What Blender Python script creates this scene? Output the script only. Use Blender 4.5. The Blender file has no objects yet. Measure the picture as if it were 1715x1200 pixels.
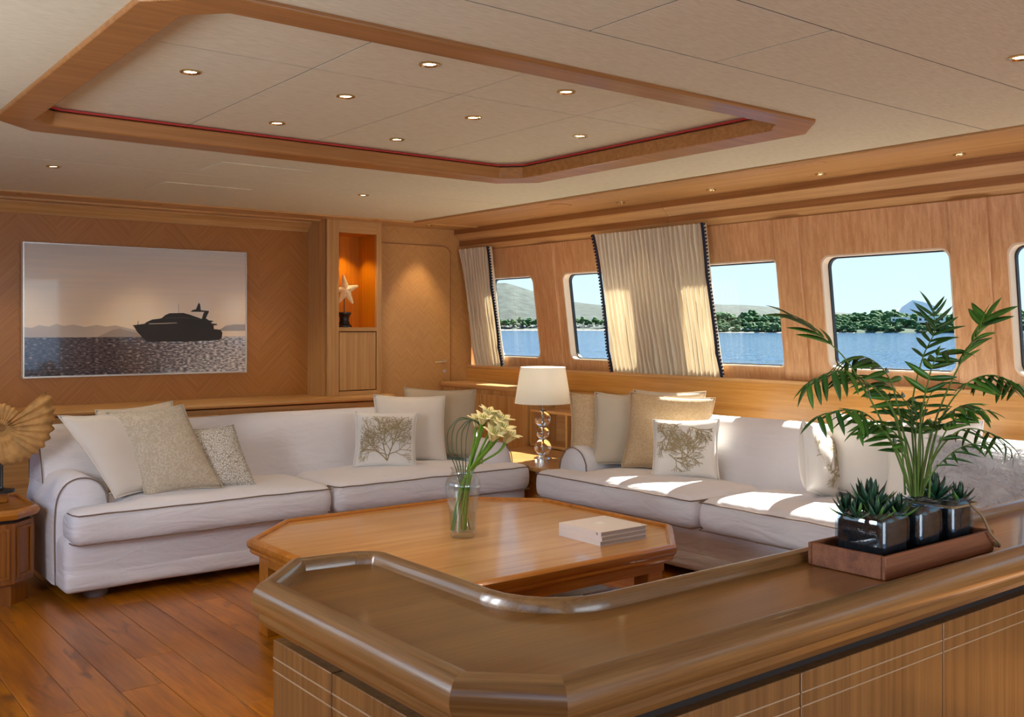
import bpy, math, random
from mathutils import Vector, Matrix, noise
rnd = random.Random(7)
PI = math.pi
R = math.radians
SC = bpy.context.scene
COL = SC.collection

# ------------------------------------------------------------------ camera
cam_d = bpy.data.cameras.new('camera')
cam = bpy.data.objects.new('camera', cam_d); COL.objects.link(cam)
cam.location = (0, 0, 1.265)
cam.rotation_euler = (R(90), 0, R(-38))
cam_d.sensor_width = 36
cam_d.lens = 36 * 1660 / 1715
cam_d.shift_y = -50 / 1715
cam_d.clip_start = .05; cam_d.clip_end = 30000
SC.camera = cam

# ------------------------------------------------------------------ exposure, sky, sun, added daylight lamps
SC.view_settings.view_transform = 'Standard'
SC.view_settings.look = 'None'
SC.view_settings.exposure = 0.42
SC.view_settings.gamma = 1
SC.view_settings.use_curve_mapping = False
SC.cycles.use_denoising = True
SC.cycles.max_bounces = 10
SC.cycles.sample_clamp_indirect = 6

W = bpy.data.worlds.new('sky'); SC.world = W; W.use_nodes = True
wn = W.node_tree; wn.nodes.clear()
def wadd(t): return wn.nodes.new(t)
w_tc = wadd('ShaderNodeTexCoord'); w_sep = wadd('ShaderNodeSeparateXYZ'); w_rmp = wadd('ShaderNodeValToRGB')
w_bg = wadd('ShaderNodeBackground'); w_out = wadd('ShaderNodeOutputWorld')
wn.links.new(w_tc.outputs['Generated'], w_sep.inputs[0]); wn.links.new(w_sep.outputs['Z'], w_rmp.inputs[0])
el = w_rmp.color_ramp.elements
el[0].position = 0.0; el[0].color = (.78, .92, 1.0, 1)
el[1].position = 0.75; el[1].color = (.16, .36, .80, 1)
e = el.new(.10); e.color = (.66, .88, 1.0, 1)
e = el.new(.32); e.color = (.34, .60, .95, 1)
wn.links.new(w_rmp.outputs[0], w_bg.inputs['Color']); w_bg.inputs['Strength'].default_value = 1.75
wn.links.new(w_bg.outputs[0], w_out.inputs[0])

sun_d = bpy.data.lights.new('sun', 'SUN'); sun_d.energy = 34; sun_d.angle = R(.6); sun_d.color = (1, .93, .82)
sun = bpy.data.objects.new('sun', sun_d); COL.objects.link(sun)
sun.location = (30, -4, 30)
sun.rotation_euler = Vector((-1, -.17, -.95)).to_track_quat('-Z', 'Y').to_euler()

def area(name, loc, direction, sx, sy, power, col):
    d = bpy.data.lights.new(name, 'AREA'); d.shape = 'RECTANGLE'; d.size = sx; d.size_y = sy; d.energy = power; d.color = col
    o = bpy.data.objects.new(name, d); COL.objects.link(o); o.location = loc
    o.rotation_euler = Vector(direction).to_track_quat('-Z', 'Z').to_euler()
    return o
# added area lamps that boost daylight at the unseen port windows and aft doors
area('port_daylight_boost', (-.95, 2.6, 1.36), (1, 0, -.05), 7.6, .8, 420, (.90, .94, 1.0))
area('aft_daylight_boost', (1.8, -3.3, 1.15), (0, 1, 0), 2.8, 1.9, 60, (.90, .95, 1.0))

# ------------------------------------------------------------------ materials
def newmat(name):
    m = bpy.data.materials.new(name); m.use_nodes = True
    t = m.node_tree; b = t.nodes['Principled BSDF']
    return m, t, b
def N(t, typ, **kw):
    n = t.nodes.new(typ)
    for k, v in kw.items(): setattr(n, k, v)
    return n
def lk(t, a, b): t.links.new(a, b)
def c4(c): return (c[0], c[1], c[2], 1)
def srgb(r, g, b):
    f = lambda v: (v/255/12.92) if v/255 <= .04045 else ((v/255+.055)/1.055)**2.4
    return (f(r), f(g), f(b))
def plain(name, col, rough=.5, metal=0, emit=None, es=0, coat=0, var=0, nscale=30, bump=0, sheen=0):
    m, t, b = newmat(name)
    b.inputs['Base Color'].default_value = c4(col); b.inputs['Roughness'].default_value = rough; b.inputs['Metallic'].default_value = metal
    b.inputs['Coat Weight'].default_value = coat
    b.inputs['Sheen Weight'].default_value = sheen
    if emit: b.inputs['Emission Color'].default_value = c4(emit); b.inputs['Emission Strength'].default_value = es
    if var or bump:
        tc = N(t, 'ShaderNodeTexCoord'); n = N(t, 'ShaderNodeTexNoise'); n.inputs['Scale'].default_value = nscale; n.inputs['Detail'].default_value = 4
        lk(t, tc.outputs['Object'], n.inputs['Vector'])
        if var:
            mr = N(t, 'ShaderNodeMapRange'); mr.inputs[1].default_value = .25; mr.inputs[2].default_value = .75; mr.inputs[3].default_value = 1-var; mr.inputs[4].default_value = 1+var
            lk(t, n.outputs[0], mr.inputs[0])
            mx = N(t, 'ShaderNodeVectorMath', operation='SCALE'); mx.inputs[0].default_value = col
            lk(t, mr.outputs[0], mx.inputs['Scale']); lk(t, mx.outputs[0], b.inputs['Base Color'])
        if bump:
            bp = N(t, 'ShaderNodeBump'); bp.inputs['Strength'].default_value = bump; bp.inputs['Distance'].default_value = .004
            lk(t, n.outputs[0], bp.inputs['Height']); lk(t, bp.outputs[0], b.inputs['Normal'])
    return m
def wood(name, dark, light, axis='X', fine=34, rough=.38, coat=.15, var=.0, bump=.08, knots=0, chev=0, coat_rough=.12):
    """grain runs along axis (object metres); var shifts each object's tone; chev = half period of a chevron veneer"""
    m, t, b = newmat(name)
    tc = N(t, 'ShaderNodeTexCoord'); oi = N(t, 'ShaderNodeObjectInfo')
    src = tc.outputs['Object']
    if chev:
        sp = N(t, 'ShaderNodeSeparateXYZ'); lk(t, src, sp.inputs[0])
        pp = N(t, 'ShaderNodeMath', operation='PINGPONG'); pp.inputs[1].default_value = chev; lk(t, sp.outputs['X'], pp.inputs[0])
        a = N(t, 'ShaderNodeMath', operation='ADD'); lk(t, pp.outputs[0], a.inputs[0]); lk(t, sp.outputs['Z'], a.inputs[1])
        s = N(t, 'ShaderNodeMath', operation='SUBTRACT'); lk(t, pp.outputs[0], s.inputs[0]); lk(t, sp.outputs['Z'], s.inputs[1])
        st = N(t, 'ShaderNodeMath', operation='FLOOR'); dv = N(t, 'ShaderNodeMath', operation='DIVIDE'); dv.inputs[1].default_value = chev
        lk(t, sp.outputs['X'], dv.inputs[0]); lk(t, dv.outputs[0], st.inputs[0])
        cb = N(t, 'ShaderNodeCombineXYZ'); lk(t, a.outputs[0], cb.inputs['X']); lk(t, s.outputs[0], cb.inputs['Y']); lk(t, st.outputs[0], cb.inputs['Z'])
        src = cb.outputs[0]; sc = (fine, 1.6, 1.0)
    else:
        k = {'X': (1.3, fine, fine), 'Y': (fine, 1.3, fine), 'Z': (fine, fine, 1.3), 'P': (1.3, fine, fine), 'Q': (1.3, fine, fine)}[axis]; sc = k
        if axis in 'PQ':
            vr = N(t, 'ShaderNodeVectorRotate'); vr.rotation_type = 'Z_AXIS'; vr.inputs['Angle'].default_value = R(-45 if axis == 'P' else 45); lk(t, src, vr.inputs['Vector']); src = vr.outputs[0]
    ofs = N(t, 'ShaderNodeVectorMath', operation='SCALE'); ofs.inputs[0].default_value = (7.3, 5.1, 3.7); lk(t, oi.outputs['Random'], ofs.inputs['Scale'])
    ad = N(t, 'ShaderNodeVectorMath', operation='ADD'); lk(t, src, ad.inputs[0]); lk(t, ofs.outputs[0], ad.inputs[1])
    mp = N(t, 'ShaderNodeMapping'); mp.inputs['Scale'].default_value = sc; lk(t, ad.outputs[0], mp.inputs['Vector'])
    n1 = N(t, 'ShaderNodeTexNoise'); n1.inputs['Scale'].default_value = .55; n1.inputs['Detail'].default_value = 6; n1.inputs['Roughness'].default_value = .62; n1.inputs['Distortion'].default_value = .6
    lk(t, mp.outputs[0], n1.inputs['Vector'])
    n2 = N(t, 'ShaderNodeTexNoise'); n2.inputs['Scale'].default_value = 4.5; n2.inputs['Detail'].default_value = 3
    lk(t, mp.outputs[0], n2.inputs['Vector'])
    mix = N(t, 'ShaderNodeMath', operation='MULTIPLY_ADD'); mix.inputs[1].default_value = .35; lk(t, n2.outputs[0], mix.inputs[0]); lk(t, n1.outputs[0], mix.inputs[2])
    rp = N(t, 'ShaderNodeValToRGB'); rp.color_ramp.elements[0].position = .46; rp.color_ramp.elements[0].color = c4(dark)
    rp.color_ramp.elements[1].position = .84; rp.color_ramp.elements[1].color = c4(light)
    lk(t, mix.outputs[0], rp.inputs[0]); hs = N(t, 'ShaderNodeHueSaturation'); hs.inputs['Saturation'].default_value = 1.10; lk(t, rp.outputs[0], hs.inputs['Color']); colr = hs.outputs[0]
    if knots:
        kmap = N(t, 'ShaderNodeMapping'); kmap.inputs['Scale'].default_value = (7, 1.5, 7) if axis == 'Y' else (1.5, 7, 7)
        lk(t, ad.outputs[0], kmap.inputs['Vector'])
        n3 = N(t, 'ShaderNodeTexNoise'); n3.inputs['Scale'].default_value = 1.6; n3.inputs['Detail'].default_value = 3; n3.inputs['Distortion'].default_value = 1.6
        lk(t, kmap.outputs[0], n3.inputs['Vector'])
        mr = N(t, 'ShaderNodeMapRange'); mr.inputs[1].default_value = .60; mr.inputs[2].default_value = .74; mr.inputs[3].default_value = 0; mr.inputs[4].default_value = knots; mr.clamp = True
        lk(t, n3.outputs[0], mr.inputs[0])
        mx = N(t, 'ShaderNodeMix', data_type='RGBA'); lk(t, mr.outputs[0], mx.inputs[0]); lk(t, colr, mx.inputs[6]); mx.inputs[7].default_value = c4([q*.35 for q in dark])
        colr = mx.outputs[2]
    if var:
        mr = N(t, 'ShaderNodeMapRange'); mr.inputs[3].default_value = 1-var; mr.inputs[4].default_value = 1+var; lk(t, oi.outputs['Random'], mr.inputs[0])
        vm = N(t, 'ShaderNodeVectorMath', operation='SCALE'); lk(t, colr, vm.inputs[0]); lk(t, mr.outputs[0], vm.inputs['Scale']); colr = vm.outputs[0]
    lk(t, colr, b.inputs['Base Color'])
    b.inputs['Roughness'].default_value = rough; b.inputs['Coat Weight'].default_value = coat; b.inputs['Coat Roughness'].default_value = coat_rough
    if bump:
        bp = N(t, 'ShaderNodeBump'); bp.inputs['Strength'].default_value = bump; bp.inputs['Distance'].default_value = .002
        lk(t, n2.outputs[0], bp.inputs['Height']); lk(t, bp.outputs[0], b.inputs['Normal'])
    return m
def fabric(name, col, weave=900, bump=.25, wrinkle=0, var=.06, rough=.9, pat=None, patcol=None, patscale=40):
    m, t, b = newmat(name)
    tc = N(t, 'ShaderNodeTexCoord')
    n = N(t, 'ShaderNodeTexNoise'); n.inputs['Scale'].default_value = 5; n.inputs['Detail'].default_value = 5; lk(t, tc.outputs['Object'], n.inputs['Vector'])
    mr = N(t, 'ShaderNodeMapRange'); mr.inputs[1].default_value = .3; mr.inputs[2].default_value = .7; mr.inputs[3].default_value = 1-var; mr.inputs[4].default_value = 1+var*.3
    lk(t, n.outputs[0], mr.inputs[0])
    base = N(t, 'ShaderNodeRGB'); base.outputs[0].default_value = c4(col); cs = base.outputs[0]
    hgt = None
    if pat:
        v = N(t, 'ShaderNodeTexVoronoi'); v.feature = 'DISTANCE_TO_EDGE'; v.inputs['Scale'].default_value = patscale; lk(t, tc.outputs['Object'], v.inputs['Vector'])
        nn = N(t, 'ShaderNodeTexNoise'); nn.inputs['Scale'].default_value = patscale*.5; nn.inputs['Distortion'].default_value = 2.5; lk(t, tc.outputs['Object'], nn.inputs['Vector'])
        r2 = N(t, 'ShaderNodeMapRange'); r2.clamp = True
        if pat == 'jacquard':
            lk(t, nn.outputs[0], r2.inputs[0]); r2.inputs[1].default_value = .46; r2.inputs[2].default_value = .54
        else:
            lk(t, v.outputs['Distance'], r2.inputs[0]); r2.inputs[1].default_value = .05; r2.inputs[2].default_value = .12
        mx = N(t, 'ShaderNodeMix', data_type='RGBA'); lk(t, r2.outputs[0], mx.inputs[0]); mx.inputs[6].default_value = c4(patcol); lk(t, cs, mx.inputs[7]); cs = mx.outputs[2]
        hgt = r2.outputs[0]
    sm = N(t, 'ShaderNodeVectorMath', operation='SCALE'); lk(t, cs, sm.inputs[0]); lk(t, mr.outputs[0], sm.inputs['Scale']); lk(t, sm.outputs[0], b.inputs['Base Color'])
    b.inputs['Roughness'].default_value = rough; b.inputs['Sheen Weight'].default_value = .15
    w = N(t, 'ShaderNodeTexNoise'); w.inputs['Scale'].default_value = weave; lk(t, tc.outputs['Object'], w.inputs['Vector'])
    b1 = N(t, 'ShaderNodeBump'); b1.inputs['Strength'].default_value = bump; b1.inputs['Distance'].default_value = .001; lk(t, w.outputs[0], b1.inputs['Height'])
    last = b1
    if hgt is not None:
        b3 = N(t, 'ShaderNodeBump'); b3.inputs['Strength'].default_value = .5; b3.inputs['Distance'].default_value = .002; lk(t, hgt, b3.inputs['Height']); lk(t, last.outputs[0], b3.inputs['Normal']); last = b3
    if wrinkle:
        mp = N(t, 'ShaderNodeMapping'); mp.inputs['Scale'].default_value = (1.6, 1.6, 6); lk(t, tc.outputs['Object'], mp.inputs['Vector'])
        w2 = N(t, 'ShaderNodeTexNoise'); w2.inputs['Scale'].default_value = 2.2; w2.inputs['Detail'].default_value = 2.5; w2.inputs['Distortion'].default_value = 1.2; lk(t, mp.outputs[0], w2.inputs['Vector'])
        b2 = N(t, 'ShaderNodeBump'); b2.inputs['Strength'].default_value = wrinkle; b2.inputs['Distance'].default_value = .05; lk(t, w2.outputs[0], b2.inputs['Height']); lk(t, last.outputs[0], b2.inputs['Normal']); last = b2
    lk(t, last.outputs[0], b.inputs['Normal'])
    return m
def pane(name, tint, ior=1.45, rough=0.0, face=.5):
    """thin glass: tinted transparency with a fresnel reflection"""
    m = bpy.data.materials.new(name); m.use_nodes = True; t = m.node_tree; t.nodes.clear()
    o = N(t, 'ShaderNodeOutputMaterial'); tr = N(t, 'ShaderNodeBsdfTransparent'); tr.inputs[0].default_value = c4(tint)
    g = N(t, 'ShaderNodeBsdfGlossy'); g.inputs['Roughness'].default_value = rough; lw = N(t, 'ShaderNodeLayerWeight'); pw = N(t, 'ShaderNodeMath', operation='POWER'); pw.inputs[1].default_value = 5.0; lk(t, lw.outputs['Facing'], pw.inputs[0])
    fr = N(t, 'ShaderNodeMath', operation='MULTIPLY_ADD'); fr.inputs[1].default_value = .6; fr.inputs[2].default_value = ((ior-1)/(ior+1))**2; lk(t, pw.outputs[0], fr.inputs[0])
    mx = N(t, 'ShaderNodeMixShader'); lk(t, fr.outputs[0], mx.inputs[0]); lk(t, tr.outputs[0], mx.inputs[1]); lk(t, g.outputs[0], mx.inputs[2]); lk(t, mx.outputs[0], o.inputs[0])
    return m

M = {}
M['wall_chev'] = wood('chevron_oak_veneer', srgb(160, 106, 60), srgb(182, 128, 78), chev=.24, fine=95, rough=.42, coat=.1)
M['door_chev'] = wood('fine_chevron_oak_veneer', srgb(188, 142, 94), srgb(206, 162, 112), chev=.055, fine=120, rough=.42, coat=.1)
M['oak_x'] = wood('honey_oak_along_x', srgb(178, 132, 84), srgb(210, 168, 118), 'X', fine=60)
M['oak_y'] = wood('honey_oak_along_y', srgb(180, 134, 88), srgb(212, 170, 122), 'Y', fine=60)
M['oak_z'] = wood('honey_oak_upright', srgb(178, 132, 84), srgb(210, 168, 118), 'Z', fine=60)
M['rosy_z'] = wood('rosy_oak_window_wall', srgb(184, 136, 96), srgb(214, 170, 130), 'Z', fine=90, bump=.12)
M['warm_y'] = wood('warm_oak_dado', srgb(178, 124, 68), srgb(210, 160, 102), 'Y', fine=40)
M['niche'] = wood('amber_niche_wood', srgb(178, 104, 40), srgb(206, 134, 62), 'Z', fine=50)
M['tray'] = wood('cherry_tray_frame', srgb(150, 104, 62), srgb(182, 132, 86), 'X', fine=60, rough=.45)
M['table'] = wood('polished_table_oak', srgb(172, 126, 80), srgb(204, 162, 114), 'X', fine=36, rough=.3, coat=.5)
M['table_edge'] = wood('table_edge_oak', srgb(150, 92, 44), srgb(190, 130, 76), 'X', fine=36, rough=.3, coat=.4)
M['console_top'] = wood('polished_console_top', srgb(108, 72, 34), srgb(138, 98, 54), 'X', fine=36, rough=.32, coat=.6, coat_rough=.08)
for ax_ in 'XYPQ': M['console_rail_'+ax_] = wood('limed_oak_rail_'+ax_, srgb(98, 68, 42), srgb(146, 110, 74), ax_, fine=50, rough=.3, coat=.6, bump=.2)
M['console_door'] = wood('oak_console_door', srgb(102, 70, 42), srgb(144, 104, 66), 'Z', fine=90, rough=.4, coat=.25, bump=.2)
M['inlay'] = plain('pale_inlay', srgb(170, 142, 112), .4)
M['plank'] = wood('oiled_oak_plank', srgb(122, 68, 24), srgb(182, 116, 52), 'Y', fine=16, rough=.36, coat=.25, var=.2, knots=.75, bump=.1)
M['dark_gap'] = plain('dark_shadow_gap', srgb(34, 22, 14), .8)
M['ceil'] = None
m, t, b = newmat('woven_ceiling_fabric'); M['ceil'] = m
tc = N(t, 'ShaderNodeTexCoord'); mp = N(t, 'ShaderNodeMapping'); mp.inputs['Scale'].default_value = (14, 160, 1); n = N(t, 'ShaderNodeTexNoise'); n.inputs['Scale'].default_value = 1.5; n.inputs['Detail'].default_value = 4
lk(t, tc.outputs['Object'], mp.inputs[0]); lk(t, mp.outputs[0], n.inputs['Vector']); rp = N(t, 'ShaderNodeValToRGB')
rp.color_ramp.elements[0].color = c4(srgb(212, 203, 170)); rp.color_ramp.elements[0].position = .3; rp.color_ramp.elements[1].color = c4(srgb(232, 225, 196)); rp.color_ramp.elements[1].position = .7
lk(t, n.outputs[0], rp.inputs[0]); lk(t, rp.outputs[0], b.inputs['Base Color']); b.inputs['Roughness'].default_value = .85
M['red_led'] = plain('red_led', (.30, .02, .012), .5, emit=(1, .05, .02), es=.05)
M['sofa'] = fabric('white_cotton_slipcover', srgb(226, 222, 226), wrinkle=.24, bump=.12, var=.03)
M['piping'] = plain('taupe_piping', srgb(128, 106, 92), .9)
M['linen'] = fabric('oatmeal_linen', srgb(206, 190, 166), weave=500, bump=.5)
M['taupe'] = fabric('taupe_linen', srgb(176, 156, 130), weave=500, bump=.5)
M['cream'] = fabric('cream_linen', srgb(226, 214, 200), weave=500, bump=.5)
M['gold'] = fabric('gold_jacquard', srgb(212, 182, 142), pat='jacquard', patcol=srgb(202, 168, 124), patscale=80, rough=.55)
M['beige_jac'] = fabric('beige_jacquard', srgb(206, 192, 170), pat='jacquard', patcol=srgb(190, 172, 146), patscale=80, rough=.55)
M['silver'] = fabric('silver_net_print', srgb(222, 216, 206), pat='net', patcol=srgb(158, 142, 118), patscale=90, rough=.55)
M['white_f'] = fabric('white_cushion_cotton', srgb(236, 230, 222), weave=600, bump=.3)
M['coral_thread'] = plain('olive_gold_thread', srgb(160, 140, 102), .5)
M['fluff'] = fabric('fluffy_grey_white', srgb(206, 204, 206), weave=120, bump=1.0, var=.2)
m, t, b = newmat('pleated_cream_curtain'); M['curtain'] = m
b.inputs['Base Color'].default_value = c4(srgb(226, 212, 186)); b.inputs['Roughness'].default_value = .9
tl = N(t, 'ShaderNodeBsdfTranslucent'); tl.inputs[0].default_value = c4(srgb(232, 214, 180)); mx = N(t, 'ShaderNodeMixShader'); mx.inputs[0].default_value = .14
lk(t, b.outputs[0], mx.inputs[1]); lk(t, tl.outputs[0], mx.inputs[2]); lk(t, mx.outputs[0], t.nodes['Material Output'].inputs[0])
m, t, b = newmat('white_lamp_shade'); M['shade'] = m
b.inputs['Base Color'].default_value = c4(srgb(246, 242, 234)); b.inputs['Roughness'].default_value = .9
tl = N(t, 'ShaderNodeBsdfTranslucent'); tl.inputs[0].default_value = c4(srgb(250, 244, 232)); mx = N(t, 'ShaderNodeMixShader'); mx.inputs[0].default_value = .4
lk(t, b.outputs[0], mx.inputs[1]); lk(t, tl.outputs[0], mx.inputs[2]); lk(t, mx.outputs[0], t.nodes['Material Output'].inputs[0])
M['navy'] = plain('navy_trim', srgb(22, 28, 48), .9)
M['chrome'] = plain('chrome', (.8, .8, .8), .12, 1)
M['brass'] = plain('pale_brass', srgb(214, 186, 130), .2, 1)
M['lens'] = plain('lamp_lens', (1, .85, .6), .4, emit=(1, .80, .50), es=14)
M['glass_win'] = pane('tinted_window_glass', (.46, .50, .50), 1.35)
M['gasket'] = plain('black_gasket', (.012, .012, .014), .5)
M['win_frame'] = plain('cream_window_reveal', srgb(222, 198, 168), .4)
def clear_glass(name, tint=(1, 1, 1), ior=1.45, rough=0):
    m, t, b = newmat(name); b.inputs['Base Color'].default_value = c4(tint); b.inputs['Roughness'].default_value = rough; b.inputs['Transmission Weight'].default_value = 1; b.inputs['IOR'].default_value = ior
    return m
M['crystal'] = clear_glass('crystal', (1, .98, .95), 1.5)
M['vase'] = pane('thin_vase_glass', (.94, .97, .97), 1.95)
M['water'] = pane('water', (.93, .95, .90), 1.2)
M['jar'] = pane('blue_grey_jar_glass', (.72, .80, .88), 1.75)
M['soil'] = plain('dark_soil', srgb(52, 46, 42), .95, var=.5, nscale=120, bump=.8)
M['leaf'] = plain('palm_leaf_green', srgb(70, 120, 34), .38, var=.2, nscale=20)
M['leaf_d'] = plain('dark_palm_leaf', srgb(46, 92, 30), .38, var=.2, nscale=20)
M['stem'] = plain('palm_stem', srgb(92, 118, 48), .5)
M['succ'] = plain('dark_aloe_green', srgb(28, 66, 44), .35, var=.3, nscale=40)
M['succ_l'] = plain('fresh_aloe_green', srgb(84, 128, 52), .35, var=.2, nscale=40)
M['box_wood'] = wood('reddish_box_wood', srgb(104, 62, 44), srgb(146, 96, 70), 'X', fine=60, rough=.6, coat=0, bump=.3)
M['rope'] = plain('jute_rope', srgb(150, 124, 92), .9)
M['lily'] = plain('cream_lily_petal', srgb(238, 226, 168), .5, var=.08, nscale=30)
M['green'] = plain('fresh_green_stem', srgb(104, 150, 40), .4)
M['grass'] = plain('dark_grass_blade', srgb(58, 84, 40), .45)
M['cover'] = plain('off_white_book_cover', srgb(226, 216, 212), .5)
M['pages'] = plain('grey_page_block', srgb(190, 182, 176), .8, var=.1, nscale=200)
M['white'] = plain('white_paint', srgb(240, 238, 236), .4)
M['star'] = plain('pale_starfish', srgb(238, 214, 166), .8, var=.15, nscale=60, bump=.6)
M['black'] = plain('black_turned_wood', srgb(26, 22, 20), .35)
M['ammonite'] = plain('tan_carved_shell', srgb(186, 138, 78), .75, var=.35, nscale=22, bump=.5)
M['foot'] = plain('grey_foot', srgb(120, 108, 110), .8)

# ------------------------------------------------------------------ mesh helpers
class MB:
    def __init__(s): s.v = []; s.f = []
    def add(s, vs, fs):
        o = len(s.v); s.v += [tuple(p) for p in vs]; s.f += [tuple(i+o for i in f) for f in fs]; return s
    def box(s, x0, x1, y0, y1, z0, z1):
        return s.add([(x0,y0,z0),(x1,y0,z0),(x1,y1,z0),(x0,y1,z0),(x0,y0,z1),(x1,y0,z1),(x1,y1,z1),(x0,y1,z1)],
                     [(0,3,2,1),(4,5,6,7),(0,1,5,4),(1,2,6,5),(2,3,7,6),(3,0,4,7)])
    def prism(s, poly, z0, z1):
        n = len(poly)
        return s.add([(x,y,z0) for x,y in poly]+[(x,y,z1) for x,y in poly],
                     [tuple(range(n-1,-1,-1)), tuple(range(n,2*n))]+[(i,(i+1)%n,n+(i+1)%n,n+i) for i in range(n)])
    def tube(s, path, r, n=8, closed=False, cap=True):
        P = [Vector(p) for p in path]; k = len(P); rr = r if isinstance(r, (list, tuple)) else [r]*k
        vs = []; up = Vector((0,0,1)); prev = None
        for i in range(k):
            a = P[(i-1) % k] if (closed or i > 0) else P[i]; b = P[(i+1) % k] if (closed or i < k-1) else P[i]
            t = (b-a)
            if t.length < 1e-9: t = Vector((0,0,1))
            t.normalize()
            if prev is None: prev = up if abs(t.dot(up)) < .9 else Vector((1,0,0))
            u = prev - t*prev.dot(t)
            if u.length < 1e-6: u = t.orthogonal()
            u.normalize(); prev = u; w = t.cross(u)
            for j in range(n):
                q = 2*PI*j/n; vs.append(P[i] + (u*math.cos(q)+w*math.sin(q))*rr[i])
        fs = []
        for i in range(k if closed else k-1):
            a = i*n; b = ((i+1) % k)*n
            for j in range(n): fs.append((a+j, a+(j+1) % n, b+(j+1) % n, b+j))
        if not closed and cap: fs += [tuple(range(n-1,-1,-1)), tuple(range((k-1)*n, k*n))]
        return s.add(vs, fs)
    def lathe(s, prof, n=24, c=(0,0,0)):
        vs = []; k = len(prof)
        for r, z in prof:
            for j in range(n):
                q = 2*PI*j/n; vs.append((c[0]+r*math.cos(q), c[1]+r*math.sin(q), c[2]+z))
        fs = [(i*n+j, i*n+(j+1) % n, (i+1)*n+(j+1) % n, (i+1)*n+j) for i in range(k-1) for j in range(n)]
        if prof[0][0] > 1e-6: fs.append(tuple(range(n-1,-1,-1)))
        if prof[-1][0] > 1e-6: fs.append(tuple(range((k-1)*n, k*n)))
        return s.add(vs, fs)
    def sweep(s, path, prof, closed=True):
        """profile of (outward offset, z) swept round a counter-clockwise path of (x, y) with mitred corners"""
        n = len(path); m = len(prof); vs = []
        for i in range(n):
            p = Vector(path[i]).to_2d()
            a = Vector(path[i-1]).to_2d() if (closed or i > 0) else None
            b = Vector(path[(i+1) % n]).to_2d() if (closed or i < n-1) else None
            d1 = (p-a).normalized() if a is not None else (b-p).normalized()
            d2 = (b-p).normalized() if b is not None else d1
            n1 = Vector((d1.y, -d1.x)); n2 = Vector((d2.y, -d2.x)); mm = (n1+n2).normalized(); l = 1/max(.3, mm.dot(n1))
            for o, z in prof: vs.append((p.x+mm.x*o*l, p.y+mm.y*o*l, z))
        fs = []
        for i in range(n if closed else n-1):
            a = i*m; b = ((i+1) % n)*m
            for j in range(m): fs.append((a+j, b+j, b+(j+1) % m, a+(j+1) % m))
        if not closed: fs += [tuple(range(m)), tuple(range(n*m-1, n*m-m-1, -1))]
        return s.add(vs, fs)
    def xf(s, mat, start=0):
        for i in range(start, len(s.v)): s.v[i] = tuple(mat @ Vector(s.v[i]))
        return s
    def build(s, name, mat, parent=None, smooth=35, bevel=0, bseg=2, label=None, fix=True):
        me = bpy.data.meshes.new(name); me.from_pydata(s.v, [], s.f); me.validate()
        if fix:
            import bmesh
            bm = bmesh.new(); bm.from_mesh(me); bmesh.ops.recalc_face_normals(bm, faces=bm.faces); bm.to_mesh(me); bm.free()
        o = bpy.data.objects.new(name, me); COL.objects.link(o)
        me.materials.append(M[mat] if isinstance(mat, str) else mat)
        if smooth:
            me.polygons.foreach_set('use_smooth', [True]*len(me.polygons)); me.set_sharp_from_angle(angle=R(smooth))
        if bevel:
            md = o.modifiers.new('bevel', 'BEVEL'); md.width = bevel; md.segments = bseg; md.limit_method = 'ANGLE'; md.angle_limit = R(30); md.harden_normals = False
        if parent: put(o, parent)
        if label: o['label'] = label
        return o
def put(o, p):
    o.parent = p; o.matrix_parent_inverse = world_mat(p).inverted()
def world_mat(o):
    m = Matrix.LocRotScale(o.location, o.rotation_euler, o.scale)
    return (world_mat(o.parent) @ o.matrix_parent_inverse @ m) if o.parent else m
def B(*a): return MB().box(*a)
def tag(o, label, cat, group=None, kind=None):
    o['label'] = label; o['category'] = cat
    if group: o['group'] = group
    if kind: o['kind'] = kind
    return o
def thing(name, loc, label, cat, group=None, rz=0):
    o = bpy.data.objects.new(name, None); COL.objects.link(o); o.location = loc; o.rotation_euler = (0,0,rz); o.empty_display_size = .1
    return tag(o, label, cat, group)
def struct(o): o['kind'] = 'structure'; return o
def rect_ccw(x0,x1,y0,y1,c=0):
    if not c: return [(x0,y0),(x1,y0),(x1,y1),(x0,y1)]
    return [(x0+c,y0),(x1-c,y0),(x1,y0+c),(x1,y1-c),(x1-c,y1),(x0+c,y1),(x0,y1-c),(x0,y0+c)]
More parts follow.
